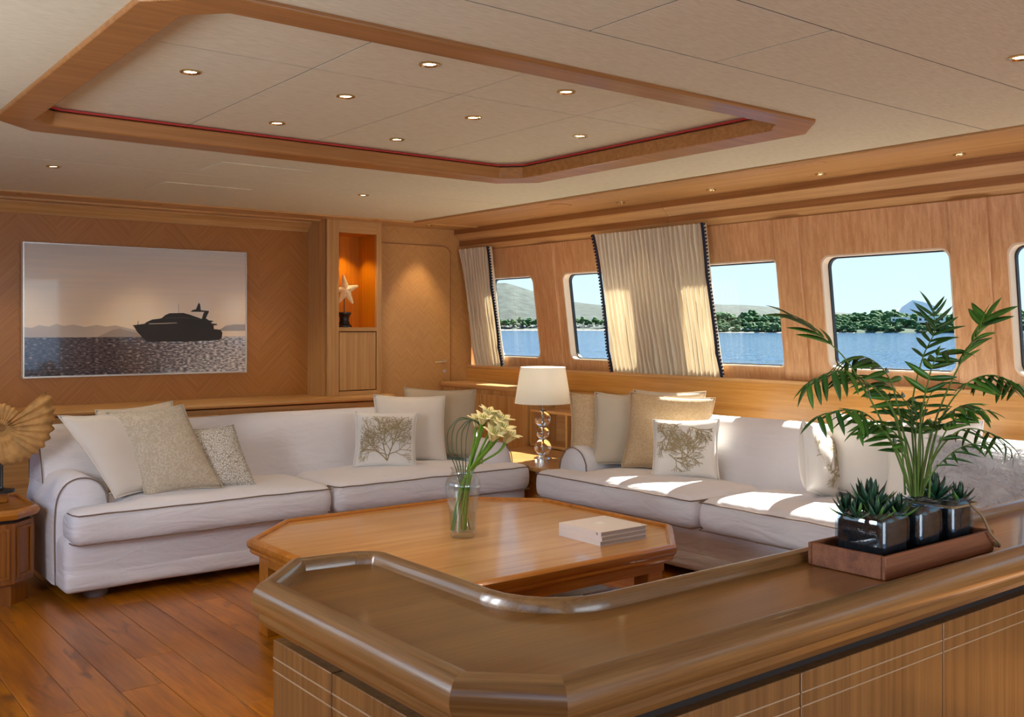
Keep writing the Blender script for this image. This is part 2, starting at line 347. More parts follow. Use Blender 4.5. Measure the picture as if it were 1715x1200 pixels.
def rbox(hx, hy, hz, r, n=10, crown=0.0, wob=0.0, seed=0):
    """soft upholstery block: rounded box with a crowned top, centred on the origin"""
    mb = MB(); faces = []; vs = {}; V = []
    def vid(p):
        k = (round(p[0],5), round(p[1],5), round(p[2],5))
        if k not in vs: vs[k] = len(V); V.append(k)
        return vs[k]
    def lin(h, k):
        out = [-h]; m = max(3, min(40, int(2*h/.04)))
        e = [h-r*(1-math.cos(PI/2*i/4)) for i in range(5)]
        a = sorted(set([round(-q,5) for q in e]+[round(q,5) for q in e]+[round(-(h-r)+2*(h-r)*i/m,5) for i in range(m+1)]))
        return a
    X, Y, Z = lin(hx,n), lin(hy,n), lin(hz,n)
    def quad(a,b,c,d): faces.append((vid(a),vid(b),vid(c),vid(d)))
    for i in range(len(X)-1):
        for j in range(len(Y)-1):
            quad((X[i],Y[j],hz),(X[i+1],Y[j],hz),(X[i+1],Y[j+1],hz),(X[i],Y[j+1],hz)); quad((X[i],Y[j],-hz),(X[i],Y[j+1],-hz),(X[i+1],Y[j+1],-hz),(X[i+1],Y[j],-hz))
        for k in range(len(Z)-1):
            quad((X[i],-hy,Z[k]),(X[i+1],-hy,Z[k]),(X[i+1],-hy,Z[k+1]),(X[i],-hy,Z[k+1])); quad((X[i],hy,Z[k]),(X[i],hy,Z[k+1]),(X[i+1],hy,Z[k+1]),(X[i+1],hy,Z[k]))
    for j in range(len(Y)-1):
        for k in range(len(Z)-1):
            quad((-hx,Y[j],Z[k]),(-hx,Y[j],Z[k+1]),(-hx,Y[j+1],Z[k+1]),(-hx,Y[j+1],Z[k])); quad((hx,Y[j],Z[k]),(hx,Y[j+1],Z[k]),(hx,Y[j+1],Z[k+1]),(hx,Y[j],Z[k+1]))
    out = []
    for p in V:
        p = Vector(p); q = Vector([max(-(h-r), min(h-r, c)) for c, h in zip(p, (hx,hy,hz))]); d = p-q
        if d.length > 1e-6: p = q + d.normalized()*r
        if crown and p.z > 0: p.z += crown*(1-min(1,abs(p.x)/hx)**2.4)*(1-min(1,abs(p.y)/hy)**2.4)*min(1,p.z/hz)
        if wob:
            w = noise.noise_vector(p*3.1+Vector((seed*3.3,seed*1.7,0)))
            p += w*wob
        out.append(p)
    mb.add(out, faces); return mb
def arc(cx, cy, r, a0, a1, n): return [(cx+r*math.cos(R(a0+(a1-a0)*i/n)), cy+r*math.sin(R(a0+(a1-a0)*i/n))) for i in range(n+1)]
def smooth_path(pts, sub=6):
    P = [Vector(p) for p in pts]; out = []
    for i in range(len(P)-1):
        p0 = P[max(0,i-1)]; p1 = P[i]; p2 = P[i+1]; p3 = P[min(len(P)-1,i+2)]
        for k in range(sub):
            t = k/sub; out.append(.5*((2*p1)+(p2-p0)*t+(2*p0-5*p1+4*p2-p3)*t*t+(3*p1-p0-3*p2+p3)*t**3))
    out.append(P[-1]); return out
def copy_tree(o, parent=None):
    c = o.copy(); COL.objects.link(c)
    if parent: c.parent = parent; c.matrix_parent_inverse = o.matrix_parent_inverse.copy()
    for ch in o.children: copy_tree(ch, c)
    return c

# ================================================================== THE ROOM
# ---- floor of single planks
fl = struct(B(-.9, 5.05, -3.2, 7.3, -.06, -.014).build('floor', 'dark_gap', smooth=0))
pm = {}
x = -.75; row = 0
while x < 5.0:
    y = -3.1 - rnd.random()*1.2
    while y < 7.1:
        L = rnd.choice([1.2, 1.5, 1.8, 2.1]); y0 = max(y, -3.1); y1 = min(y+L, 7.2); y += L
        if y1-y0 < .1: continue
        key = round(y1-y0, 2)
        if key not in pm:
            o = B(.0008, .1492, .0008, key-.0008, -.018, 0).build('plank', 'plank', bevel=.0012, bseg=1); pm[key] = o.data
        else:
            o = bpy.data.objects.new('plank', pm[key]); COL.objects.link(o)
            md = o.modifiers.new('bevel', 'BEVEL'); md.width = .0012; md.segments = 1; md.limit_method = 'ANGLE'
        o.location = (x, y0, 0); put(o, fl)
    x += .15; row += 1

# ---- ceiling: dark backing, single fabric panels, tray with wooden frame
ceil = struct(B(-.2, 4.9, -3.2, 7.2, 2.20, 2.24).build('ceiling', 'dark_gap', smooth=0))
def cpanel(x0, x1, y0, y1, z=2.1, g=.003, th=.03):
    return B(x0+g, x1-g, y0+g, y1-g, z, z+th).build('ceiling_panel', 'ceil', ceil, smooth=0)
for a, b_ in ((.15, 1.885), (1.885, 2.416), (2.416, 4.15)): cpanel(a, b_, 1.635, 2.06)
for a, b_ in ((-3.1, -1.4), (-1.4, .1), (.1, 1.635)):
    for c, d in ((.15, 1.885), (1.885, 4.15)): cpanel(c, d, a, b_)
cpanel(.15, 4.15, 5.28, 6.56)
# panel that surrounds the tray
ro = rect_ccw(.153, 4.147, 2.063, 5.277); TO = rect_ccw(.79, 3.56, 2.37, 4.48, .17); TI = rect_ccw(.92, 3.38, 2.49, 4.32, .09)
def ring(outer4, inner8, z0, z1):
    mb = MB(); o = outer4; i = inner8; vs = [(x,y,z0) for x,y in o+i]+[(x,y,z1) for x,y in o+i]
    f = [(0,1,5,4),(1,6,5),(1,2,7,6),(2,8,7),(2,3,9,8),(3,10,9),(3,0,11,10),(0,4,11)]
    mb.add(vs, f+[tuple(q+12 for q in reversed(t)) for t in f]+[(k,(k+1) % 4,(k+1) % 4+12,k+12) for k in range(4)]+[(4+k,16+k,16+(k+1) % 8,4+(k+1) % 8) for k in range(8)])
    return mb
ring(ro, rect_ccw(.81, 3.54, 2.39, 4.46, .17), 2.1, 2.13).build('ceiling_panel', 'ceil', ceil)
for (x0, x1, y0, y1) in ((1.91, 2.43, 4.80, 5.18), (1.91, 2.43, 5.65, 6.03)):
    B(x0, x1, y0, y1, 2.097, 2.1).build('access_panel', 'ceil', ceil, bevel=.001)
xs = (.83, 1.57, 2.19, 2.80, 3.53)
for i in range(4):
    cpanel(xs[i], xs[i+1], 2.38, 3.13, 2.165, .0025); cpanel(xs[i], xs[i+1], 3.13, 4.49, 2.165, .0025)
def joint(x0, x1, y0, y1, z): B(x0, x1, y0, y1, z+.0012, z+.012).build('joint_strip', 'dark_gap', ceil, smooth=0)
for y in (-1.4, .1, 1.635, 2.06, 5.28): joint(.15, 4.15, y-.0035, y+.0035, 2.1)
for x, a, b_ in ((1.885, -3.1, 2.06), (2.416, 1.635, 2.06)): joint(x-.0035, x+.0035, a, b_, 2.1)
for x in xs[1:4]: joint(x-.0035, x+.0035, 2.38, 4.49, 2.165)
joint(.83, 3.53, 3.127, 3.133, 2.165)
# tray frame: swept moulding between outer and inner octagon
mb = MB()
fo, fi = TO, TI
vs = [(x,y,2.085) for x,y in fo]+[(x,y,2.085) for x,y in fi]+[(x,y,2.15) for x,y in fi]+[(x,y,2.104) for x,y in fo]+[(x,y,2.15) for x,y in rect_ccw(.83,3.52,2.41,4.44,.15)]
fs = []
for k in range(8):
    q = (k+1) % 8
    fs += [(k,q,8+q,8+k),(8+k,8+q,16+q,16+k),(24+k,24+q,q,k),(16+k,16+q,32+q,32+k)]
mb.add(vs, fs); tf = mb.build('tray_frame', 'tray', ceil, smooth=20, bevel=.006)
mb = MB(); mb.sweep([(x,y) for x,y in rect_ccw(.95,3.35,2.52,4.29,.09)], [(.022,2.152),(.030,2.152),(.030,2.160),(.022,2.160)])
mb.build('led_strip', 'red_led', tf, smooth=0)

# ---- downlights
def downlight(x, y, z, label, power=14, r=.036, spot=True, group='recessed ceiling downlights', ang=75):
    t = thing('downlight', (x, y, z), label, 'light', group)
    mb = MB(); mb.lathe([(r*.60, .004), (r*.66, -.002), (r*.8, -.006), (r, -.004), (r, .0005), (r*.9, .004)], 20, (x,y,z)); mb.build('trim_ring', 'brass', t)
    mb = MB(); mb.lathe([(0, -.0005), (r*.62, -.0005), (r*.62, .003), (0, .003)], 16, (x,y,z)); mb.build('lens', 'lens', t)
    if spot:
        d = bpy.data.lights.new('downlight_beam', 'SPOT'); d.energy = power; d.color = (1, .80, .56); d.spot_size = R(ang); d.spot_blend = .6; d.shadow_soft_size = .03
        o = bpy.data.objects.new('downlight_beam', d); COL.objects.link(o); o.location = (x, y, z-.02); put(o, t)
for (x, y) in ((1.25,3.43),(1.855,2.83),(1.855,3.42),(2.48,2.84),(1.86,4.05),(2.47,3.43),(2.47,4.05),(3.10,3.45)):
    downlight(x, y, 2.165, 'brass-ringed downlight set in the recessed ceiling tray', 9, group='downlights in the ceiling tray')
downlight(1.28, 5.47, 2.1, 'brass-ringed downlight in flat ceiling above the sofa beside the picture wall', 16, group='downlights above the sofas')
downlight(3.08, 5.45, 2.1, 'brass-ringed downlight in flat ceiling near the starfish niche', 16, group='downlights above the sofas')
downlight(3.11, 1.44, 2.1, 'brass-ringed downlight in the large ceiling panel above the console', 8, group='downlights above the sofas')
for y in (2.41, 3.18, 3.94, 4.71): downlight(4.59, y, 2.098, 'small downlight in the wooden soffit above the window wall', 5, .03, group='downlights in the window soffit')
for x in (1.38, 2.21, 3.02): downlight(x, 6.68, 2.098, 'small downlight in the wooden soffit above the picture wall', 9, .028, group='downlights in the picture wall soffit')
downlight(3.84, 6.60, 2.092, 'small downlight in soffit just above the starfish niche', 5, .026)
downlight(4.39, 6.70, 2.092, 'small downlight in soffit washing the chevron door', 14, .026, ang=70)

# ---- back wall (picture wall), soffit, niche cabinet, door wall
struct(B(-.85, 4.05, 7.10, 7.2, 0, 2.2).build('wall_back', 'wall_chev', smooth=0))
so = struct(B(.0, 4.775, 6.56, 7.15, 2.094, 2.19).build('trim_1', 'oak_x', smooth=0))
B(.0, 4.78, 6.565, 6.60, 2.088, 2.098).build('moulding', 'oak_x', so, bevel=.003)
B(.0, 3.50, 6.84, 6.88, 2.082, 2.098).build('moulding', 'oak_x', so, bevel=.004)
mb = MB(); mb.add([(x,yy,zz) for x in (-.0,3.515) for (yy,zz) in ((7.10,2.02),(7.085,2.02),(7.075,2.05),(7.03,2.085),(7.03,2.098),(7.10,2.098))], [(0,1,2,3,4,5),(11,10,9,8,7,6)]+[(i,(i+1) % 6,6+(i+1) % 6,6+i) for i in range(6)])
mb.build('crown_moulding', 'oak_x', so)
struct(B(3.99, 4.95, 6.90, 7.0, 0, 2.2).build('wall_door', 'door_chev', smooth=0))

nc = thing('niche_cabinet', (3.75, 6.95, .75), 'tall oak cabinet with an amber lit niche above a flat door', 'cabinet')
mb = MB(); mb.box(3.515, 3.54, 6.79, 7.10, .752, 2.098); mb.build('side_panel', 'oak_z', nc)
mb = MB(); mb.box(3.955, 3.985, 6.80, 7.10, .752, 2.098); mb.build('side_panel', 'oak_z', nc)
B(3.515, 3.615, 6.77, 6.80, .752, 2.098).build('frame_stile', 'oak_z', nc, bevel=.003)
B(3.945, 3.99, 6.77, 6.80, .752, 2.098).build('frame_stile', 'oak_z', nc, bevel=.003)
B(3.615, 3.945, 6.77, 6.80, 2.0, 2.098).build('frame_rail', 'oak_x', nc, bevel=.002)
B(3.615, 3.945, 6.77, 6.80, 1.245, 1.275).build('frame_rail', 'oak_x', nc, bevel=.002)
B(3.615, 3.945, 6.77, 6.80, .752, .785).build('frame_rail', 'oak_x', nc, bevel=.002)
B(3.54, 3.955, 7.07, 7.09, 1.25, 2.0).build('niche_back', 'niche', nc)
B(3.54, 3.60, 6.80, 7.07, 1.27, 2.0).build('niche_lining', 'niche', nc)
B(3.95, 3.955, 6.80, 7.07, 1.27, 2.0).build('niche_lining', 'niche', nc)
B(3.60, 3.95, 6.79, 7.07, 1.25, 1.274).build('niche_shelf', 'niche', nc)
B(3.60, 3.95, 6.80, 7.07, 2.0, 2.01).build('niche_top', 'niche', nc)
cd = B(3.622, 3.938, 6.775, 6.795, .792, 1.238).build('cabinet_door', 'oak_z', nc, bevel=.002)
d = bpy.data.lights.new('niche_spot', 'SPOT'); d.energy = 7; d.color = (1, .76, .45); d.spot_size = R(95); d.spot_blend = .5; d.shadow_soft_size = .02
o = bpy.data.objects.new('niche_spot', d); COL.objects.link(o); o.location = (3.76, 6.92, 1.985); put(o, nc)
mb = MB(); mb.lathe([(0,-.004),(.02,-.004),(.024,0),(0,0)], 16, (3.72, 6.785, 2.05)); 

# door leaf in the door wall
def rrect(y0, y1, z0, z1, r, n=6, corners=(1,1,1,1)):
    pts = []
    for (cy, cz, a0, k) in ((y0+r,z0+r,180,0),(y1-r,z0+r,270,1),(y1-r,z1-r,0,2),(y0+r,z1-r,90,3)):
        if corners[k]: pts += arc(cy, cz, r, a0, a0+90, n)
        else: pts.append({0:(y0,z0),1:(y1,z0),2:(y1,z1),3:(y0,z1)}[k])
    return pts
dp = rrect(4.03, 4.72, .02, 1.95, .07, 6, (0,0,1,0))
mb = MB(); n_ = len(dp); mb.add([(x,6.885,z) for x,z in dp]+[(x,6.90,z) for x,z in dp], [tuple(range(n_))]+[(i,(i+1) % n_,n_+(i+1) % n_,n_+i) for i in range(n_)])
dr = struct(mb.build('door_1', 'door_chev', smooth=20, bevel=.003))
edge = [(4.722,6.888,.02)]+[(x,6.888,z) for x,z in arc(4.652,1.882,.07,0,90,8)]+[(4.03,6.888,1.952)]
mb = MB(); mb.tube(edge, .004, 6); mb.build('door_seal', plain('rosy_door_seal', srgb(150,100,70), .6), dr)
mb = MB(); mb.lathe([(0,0),(.022,0),(.022,.008),(0,.008)], 20); mb.xf(Matrix.Translation((4.65,6.885,.99)) @ Matrix.Rotation(R(90),4,'X')); mb.tube([(4.65,6.88,.99),(4.65,6.845,.99)], .008); mb.tube([(4.655,6.845,.99),(4.53,6.84,.985)], .009); mb.build('door_handle', 'chrome', dr)
mb = MB(); mb.lathe([(0,0),(.02,0),(.02,.008),(0,.008)], 20); mb.xf(Matrix.Translation((4.66,6.885,.91)) @ Matrix.Rotation(R(90),4,'X')); mb.box(4.655,4.665,6.866,6.878,.90,.92); mb.build('door_lock', 'chrome', dr)

# low cabinet ledge in front of the picture wall
lg = thing('ledge_cabinet', (1.9, 6.9, 0), 'long low oak cabinet with a rounded ledge below the picture', 'cabinet')
B(-.5, 3.98, 6.72, 7.08, 0, .70).build('body', 'oak_x', lg)
mb = MB(); pr_ = [(7.09,.712),(6.66,.712),(6.645,.718),(6.638,.732),(6.645,.746),(6.66,.752),(7.09,.752)]
mb.add([(x,y,z) for x in (-.5, 4.03) for y,z in pr_], [tuple(range(7)), tuple(range(13,6,-1))]+[(i,(i+1) % 7,7+(i+1) % 7,7+i) for i in range(7)]); mb.build('ledge_top', 'oak_x', lg)
for x0 in (1.0, 1.55, 2.1, 2.65, 3.2): B(x0, x0+.54, 6.70, 6.722, .1, .67).build('cabinet_door', 'oak_x', lg, bevel=.003)

# ---- starboard window wall
ZT, ZB = 1.915, .955; XT, XB = 4.87, 5.0
def wx(z): return XT + (XB-XT)*(ZT-z)/(ZT-ZB)
WINS = [(1.56, 2.33), (2.62, 3.39), (3.68, 4.45), (4.88, 5.65), (6.0, 6.60)]
WZ0, WZ1 = 1.03, 1.68
def window_wall(name, wins, y0, y1, sx, mat):
    """sx maps a starboard x to the side wanted"""
    def P(y, z, dx=0): return (sx(wx(z)+dx), y, z)
    bounds = [y0]
    for a, b in zip(wins, wins[1:]): bounds.append((a[1]+b[0])/2)
    bounds.append(y1)
    wall = MB(); loops = []
    for i, (a, b) in enumerate(wins):
        cy0, cy1 = bounds[i], bounds[i+1]; lp = rrect(a, b, WZ0, WZ1, .055, 6); loops.append(lp)
        n = len(lp); my, mz = (a+b)/2, (WZ0+WZ1)/2
        out = []
        for (y, z) in lp:
            k = [(y-cy0), 0]
            # push to the cell border: the corner arcs go to the cell corner, their ends to the sides
            out.append((y, z))
        segs = 7
        cor = [(cy0,ZB),(cy1,ZB),(cy1,ZT),(cy0,ZT)]
        # fan each arc to its cell corner, quads between arcs
        vs = [P(y,z) for y,z in lp]+[P(y,z) for y,z in cor]
        fs = []
        for c in range(4):
            s = c*segs
            for q in range(segs-1): fs.append((s+q, s+q+1, n+c))
            nx = ((c+1) % 4)*segs; fs.append((s+segs-1, nx, n+(c+1) % 4, n+c))
        wall.add(vs, fs)
    w = struct(wall.build(name, mat, smooth=0))
    md = w.modifiers.new('thick', 'SOLIDIFY'); md.thickness = .02; md.offset = 0
    return w, loops, P
ww, loops, P_ = window_wall('wall_right', [(-2.8,-2.03),(-1.7,-.93),(-.6,.17),(.5,1.27)]+WINS, -3.05, 6.95, lambda x: x, 'rosy_z')
def make_window(idx, lp, P):
    n = len(lp)
    def ringmb(a, b, d0, d1):
        """frame ring between two inset loops"""
        cy = sum(p[0] for p in lp)/n; cz = sum(p[1] for p in lp)/n; hy = max(p[0] for p in lp)-cy; hz = max(p[1] for p in lp)-cz
        def ins(k): return [(cy+(y-cy)*(1-k/hy), cz+(z-cz)*(1-k/hz)) for y,z in lp]
        A = ins(a); Bq = ins(b)
        vs = [P(y,z,d0) for y,z in A]+[P(y,z,d0) for y,z in Bq]+[P(y,z,d1) for y,z in Bq]+[P(y,z,d1) for y,z in A]
        f = []
        for i in range(n):
            j = (i+1) % n
            f += [(i,j,n+j,n+i),(n+i,n+j,2*n+j,2*n+i),(2*n+i,2*n+j,3*n+j,3*n+i),(3*n+i,3*n+j,j,i)]
        return MB().add(vs, f), ins
    mb, ins = ringmb(-.002, .007, -.011, .075)
    w = struct(mb.build('window_%d' % idx, 'win_frame', smooth=50))
    mb, _ = ringmb(.007, .014, .046, .070); mb.build('gasket', 'gasket', w, smooth=50)
    g = ins(.011); vs = [P(y,z,.058) for y,z in g]
    MB().add(vs, [tuple(range(n))]).build('pane', 'glass_win', w, smooth=0, fix=False)
for i, lp in enumerate(loops): make_window(i+1, lp, P_)
# upright pilasters between the windows
for (a, b) in ((5.715, 5.88), (4.60, 4.74), (3.515, 3.69), (2.41, 2.61), (1.33, 1.50)):
    mb = MB(); vs = []
    for z in (ZB+.002, ZT-.002):
        vs += [(wx(z)-.002,a,z),(wx(z)-.03,a,z),(wx(z)-.03,b,z),(wx(z)-.002,b,z)]
    mb.add(vs, [(0,1,2,3),(7,6,5,4),(0,4,5,1),(1,5,6,2),(2,6,7,3)]); pl = mb.build('pilaster', 'rosy_z', ww, bevel=.006)
# dado below the windows with its sill
dd = struct(B(4.90, 5.04, -3.0, 6.90, 0, .935).build('wall_dado', 'warm_y', smooth=0))
B(4.895, 5.04, -3.0, 6.90, .935, .957).build('window_sill', 'oak_y', dd, bevel=.004)
# stepped cornice above the windows
prof = [(4.15,2.098),(4.15,2.19),(4.97,2.19),(4.97,1.915),(4.872,1.915),(4.826,1.958),(4.826,2.002),(4.772,2.054),(4.772,2.098)]
def extr_y(prof, y0, y1):
    n = len(prof); return MB().add([(x,y0,z) for x,z in prof]+[(x,y1,z) for x,z in prof], [tuple(range(n)), tuple(range(2*n-1,n-1,-1))]+[(i,(i+1) % n,n+(i+1) % n,n+i) for i in range(n)])
co = struct(extr_y(prof, 4.5085, 6.90).build('trim_2', 'oak_y', smooth=0))
extr_y(prof, -3.0, 4.5055).build('cornice_length', 'oak_y', co, smooth=0)
M['band'] = wood('shaded_oak_band', srgb(134, 90, 56), srgb(164, 116, 76), 'Y', fine=60)  # oak darkened to paint shade onto the upright cornice faces
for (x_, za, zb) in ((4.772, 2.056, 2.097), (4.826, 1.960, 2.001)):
    B(x_-.003, x_, -3.0, 4.5055, za, zb).build('shade_band', 'band', co, smooth=0); B(x_-.003, x_, 4.5085, 6.90, za, zb).build('shade_band', 'band', co, smooth=0)
B(4.245, 4.251, -3.0, 6.56, 2.0965, 2.099).build('shadow_line', 'dark_gap', co, smooth=0)
B(4.153, 4.245, -3.0, 6.56, 2.086, 2.098).build('edge_strip', 'oak_y', co, bevel=.003)
B(4.30, 4.42, 5.0, 5.1, 2.094, 2.098).build('vent', 'rosy_z', co)
for y in (2.90, 4.6): B(4.165, 4.235, y, y+.32, 2.084, 2.0865).build('air_vent', 'rosy_z', co)
# port wall behind the camera (mirror of the starboard wall) and aft wall with the open doors
w2, loops2, P2 = window_wall('wall_left', [(-2.2,-1.2),(-1.0,0.0),(.2,1.2),(1.4,2.4),(2.6,3.6),(3.8,4.8),(5.0,6.0)], -3.0, 7.1, lambda x: 4.3-x, 'rosy_z')
struct(B(-.74, -.60, -3.0, 7.1, 0, .957).build('wall_left_dado', 'warm_y', smooth=0))
struct(extr_y([(4.3-x, z) for x, z in prof], -3.0, 7.1).build('trim_3', 'oak_y', smooth=0))
for (a, b, c, d) in ((-.8, .3, 0, 2.2), (4.1, 5.05, 0, 2.2), (.3, 4.1, 2.05, 2.2)): struct(B(a, b, -3.1, -3.0, c, d).build('wall_aft', 'oak_z', smooth=0))

# ================================================================== OUTSIDE
M['deck'] = plain('white_unseen_deck', srgb(226, 224, 216), .6, var=.04, nscale=8)
sdk = struct(B(5.06, 6.5, -3.2, 7.3, -.15, -.05).build('bounce_deck', 'deck', smooth=0)); B(6.42, 6.5, -3.2, 7.3, -.05, .22).build('unseen_bulwark', 'deck', sdk)  # out of view, added to bounce sunlight up onto the ceiling
sdp = struct(B(-2.2, -.76, -3.2, 7.3, -.15, -.05).build('side_deck_port', 'deck', smooth=0)); B(-2.2, -2.12, -3.2, 7.3, -.05, .22).build('unseen_bulwark', 'deck', sdp)

m, t, b = newmat('rippled_sea'); M['sea'] = m
b.inputs['Base Color'].default_value = c4((.006, .07, .20)); b.inputs['Roughness'].default_value = .08
tc = N(t, 'ShaderNodeTexCoord'); prev = None
vr = N(t, 'ShaderNodeVectorRotate'); vr.rotation_type = 'Z_AXIS'; vr.inputs['Angle'].default_value = R(52); lk(t, tc.outputs['Object'], vr.inputs['Vector'])
for sc_, st_, ds_, sq in ((.06, .8, 1.5, 1), (.6, 1.0, 1.6, .3), (2.0, 1.0, .6, .16)):
    mp = N(t, 'ShaderNodeMapping'); mp.inputs['Scale'].default_value = (1, sq, 1); lk(t, vr.outputs[0], mp.inputs['Vector'])
    n = N(t, 'ShaderNodeTexNoise'); n.inputs['Scale'].default_value = sc_; n.inputs['Detail'].default_value = 3; lk(t, mp.outputs[0], n.inputs['Vector'])
    bp = N(t, 'ShaderNodeBump'); bp.inputs['Strength'].default_value = st_; bp.inputs['Distance'].default_value = ds_; lk(t, n.outputs[0], bp.inputs['Height'])
    if prev: lk(t, prev.outputs[0], bp.inputs['Normal'])
    prev = bp
lk(t, prev.outputs[0], b.inputs['Normal'])
SEA = -3.0
mb = MB(); mb.lathe([(.01, SEA), (60, SEA), (400, SEA), (2500, SEA), (12000, SEA)], 64); mb.f = [f[::-1] for f in mb.f if len(f) == 4]; sea = mb.build('sea', 'sea', smooth=0, fix=False)
tag(sea, 'rippled blue sea stretching beyond the windows', 'sea', kind='stuff')
def pol(px, d, z=0):
    a = R(38) + math.atan((px-857.5)/1660); return Vector((d*math.sin(a), d*math.cos(a), z))
M['scrub'] = plain('scrubby_hillside', srgb(44, 54, 48), .95, var=.9, nscale=.04)
M['ground'] = plain('wooded_ground', srgb(40, 62, 40), .95, var=.4, nscale=.08)
M['sand'] = plain('beach_sand', srgb(150, 138, 116), .9, var=.1, nscale=.2)
M['mount'] = plain('haze_pale_mountain', srgb(255, 240, 222), .95)  # distance haze is painted into this pale base colour
M['tree_g'] = plain('pine_green', srgb(42, 86, 36), .9, var=.55, nscale=.5)
M['tree_o'] = plain('olive_green', srgb(72, 104, 52), .9, var=.5, nscale=.5)
M['trunk'] = plain('trunk_brown', srgb(86, 70, 54), .9)
def interp(tab, x):
    if x <= tab[0][0]: return tab[0][1]
    for (a, b), (c, d) in zip(tab, tab[1:]):
        if x <= c: return b+(d-b)*(x-a)/(c-a)
    return tab[-1][1]
def terrain(name, px0, px1, step, rows, mat):
    """rows: list of (distance function, height function) from shore inland"""
    pxs = [px0+step*i for i in range(int((px1-px0)/step)+1)]; mb = MB(); vs = []; fs = []
    for df, hf in rows:
        for px in pxs: vs.append(pol(px, df(px), SEA+hf(px)))
    k = len(pxs)
    for r in range(len(rows)-1):
        for i in range(k-1): fs.append((r*k+i, r*k+i+1, (r+1)*k+i+1, (r+1)*k+i))
    mb.add(vs, fs); return mb.build(name, mat, smooth=180, fix=False)
nz = lambda a, b: noise.noise(Vector((a, b, 0)))
far_top = [(500,60),(700,105),(790,128),(850,132),(893,108),(940,82),(1000,70),(1080,66),(1190,70),(1260,66),(1330,56),(1450,40),(1700,30),(2100,20)]
fh = lambda k: (lambda px: interp(far_top, px)*k*(1+.06*nz(px*.02, k*3)) )
hill = terrain('hillside', 450, 2100, 12, [(lambda p: 2290, lambda p: 0), (lambda p: 2300, lambda p: 3), (lambda p: 2420, fh(.22)), (lambda p: 2600, fh(.55)), (lambda p: 2800, fh(.85)), (lambda p: 2950, fh(1.08)), (lambda p: 3300, fh(.8)), (lambda p: 3600, lambda p: 0)], 'scrub')
tag(hill, 'grey-green scrub hillside across the bay', 'hill')
near_top = [(1040,2),(1120,6),(1200,15),(1320,14.5),(1400,15),(1500,16),(1600,14),(1715,13),(2000,12),(2300,4)]
nh = lambda k: (lambda px: interp(near_top, px)*k)
near = terrain('wooded_headland', 1040, 2300, 12, [(lambda p: 1048, lambda p: -.5), (lambda p: 1052, lambda p: 1.2), (lambda p: 1075, nh(.3)), (lambda p: 1120, nh(.7)), (lambda p: 1180, nh(1)), (lambda p: 1260, nh(.9)), (lambda p: 1350, lambda p: -1)], 'ground')
tag(near, 'low wooded headland with a shore of pale parasols', 'land')
bch = terrain('beach', 1060, 1440, 12, [(lambda p: 1043, lambda p: -.3), (lambda p: 1052, lambda p: .7), (lambda p: 1060, lambda p: .7)], 'sand'); tag(bch, 'narrow sand beach along the wooded headland', 'beach')
b2_ = terrain('beach', 600, 1060, 12, [(lambda p: 2262, lambda p: -.5), (lambda p: 2286, lambda p: 2.5), (lambda p: 2296, lambda p: 2.5)], 'sand'); tag(b2_, 'pale strip of beach below the scrub hillside', 'beach')
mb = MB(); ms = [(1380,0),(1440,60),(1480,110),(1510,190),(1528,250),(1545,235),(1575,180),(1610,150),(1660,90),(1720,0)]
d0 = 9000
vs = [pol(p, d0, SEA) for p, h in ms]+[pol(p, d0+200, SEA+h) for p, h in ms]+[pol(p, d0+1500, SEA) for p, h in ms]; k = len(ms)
mb.add(vs, [(i,i+1,k+i+1,k+i) for i in range(k-1)]+[(k+i,k+i+1,2*k+i+1,2*k+i) for i in range(k-1)]); tag(mb.build('mountain', 'mount', smooth=0, fix=False), 'far mountain peak with painted pale haze above the trees', 'mountain')
# trees: crown clumps on short trunks, a few shared meshes
import bmesh
def tree_mesh(seed, mat):
    rr = random.Random(seed); bm = bmesh.new()
    for k in range(22):
        a = rr.random()*6.28; q = 4.2*math.sqrt(rr.random()); top = 7.4-.16*q*q
        bmesh.ops.create_icosphere(bm, subdivisions=1, radius=rr.uniform(1.0, 2.0), matrix=Matrix.Translation((q*math.cos(a), q*math.sin(a), rr.uniform(top-2.6, top))) @ Matrix.Diagonal((1.15, 1.15, .8, 1)))
    for v in bm.verts: v.co += noise.noise_vector(v.co*1.3+Vector((seed,0,0)))*.5
    ret = bmesh.ops.create_cone(bm, cap_ends=True, segments=6, radius1=.45, radius2=.3, depth=6, matrix=Matrix.Translation((0,0,2.5)))
    me = bpy.data.meshes.new('tree'); bm.to_mesh(me); bm.free(); me.materials.append(M[mat]); me.materials.append(M['trunk'])
    for p in me.polygons:
        p.use_smooth = True
        if p.index >= len(me.polygons)-8: p.material_index = 1
    return me
TM = [tree_mesh(1, 'tree_g'), tree_mesh(2, 'tree_g'), tree_mesh(3, 'tree_o'), tree_mesh(4, 'tree_g')]
def plant_tree(px, d, z, s, k, label, group):
    o = bpy.data.objects.new('tree', TM[k]); COL.objects.link(o); o.location = pol(px, d, SEA+z); o.scale = (s, s, s*rnd.uniform(.85, 1.15)); o.rotation_euler = (0, 0, rnd.random()*6.28)
    tag(o, label, 'tree', group)
for (d, kk, s0, n) in ((1066, .2, .95, 62), (1095, .5, 1.05, 60), (1135, .78, 1.15, 60), (1182, 1.0, 1.2, 58)):
    for i in range(n):
        px = 1120 + (1790-1120)*(i+rnd.uniform(.1, .9))/n
        if d < 1090 and 1500 < px < 1580 and rnd.random() < .5: continue
        plant_tree(px, d+rnd.uniform(-12, 12), interp(near_top, px)*kk*.92-3.2, s0*1.2*rnd.uniform(.8, 1.25), rnd.choice([0,1,1,3,0,2]), 'rounded green tree in the wood on the headland', 'trees on the wooded headland')
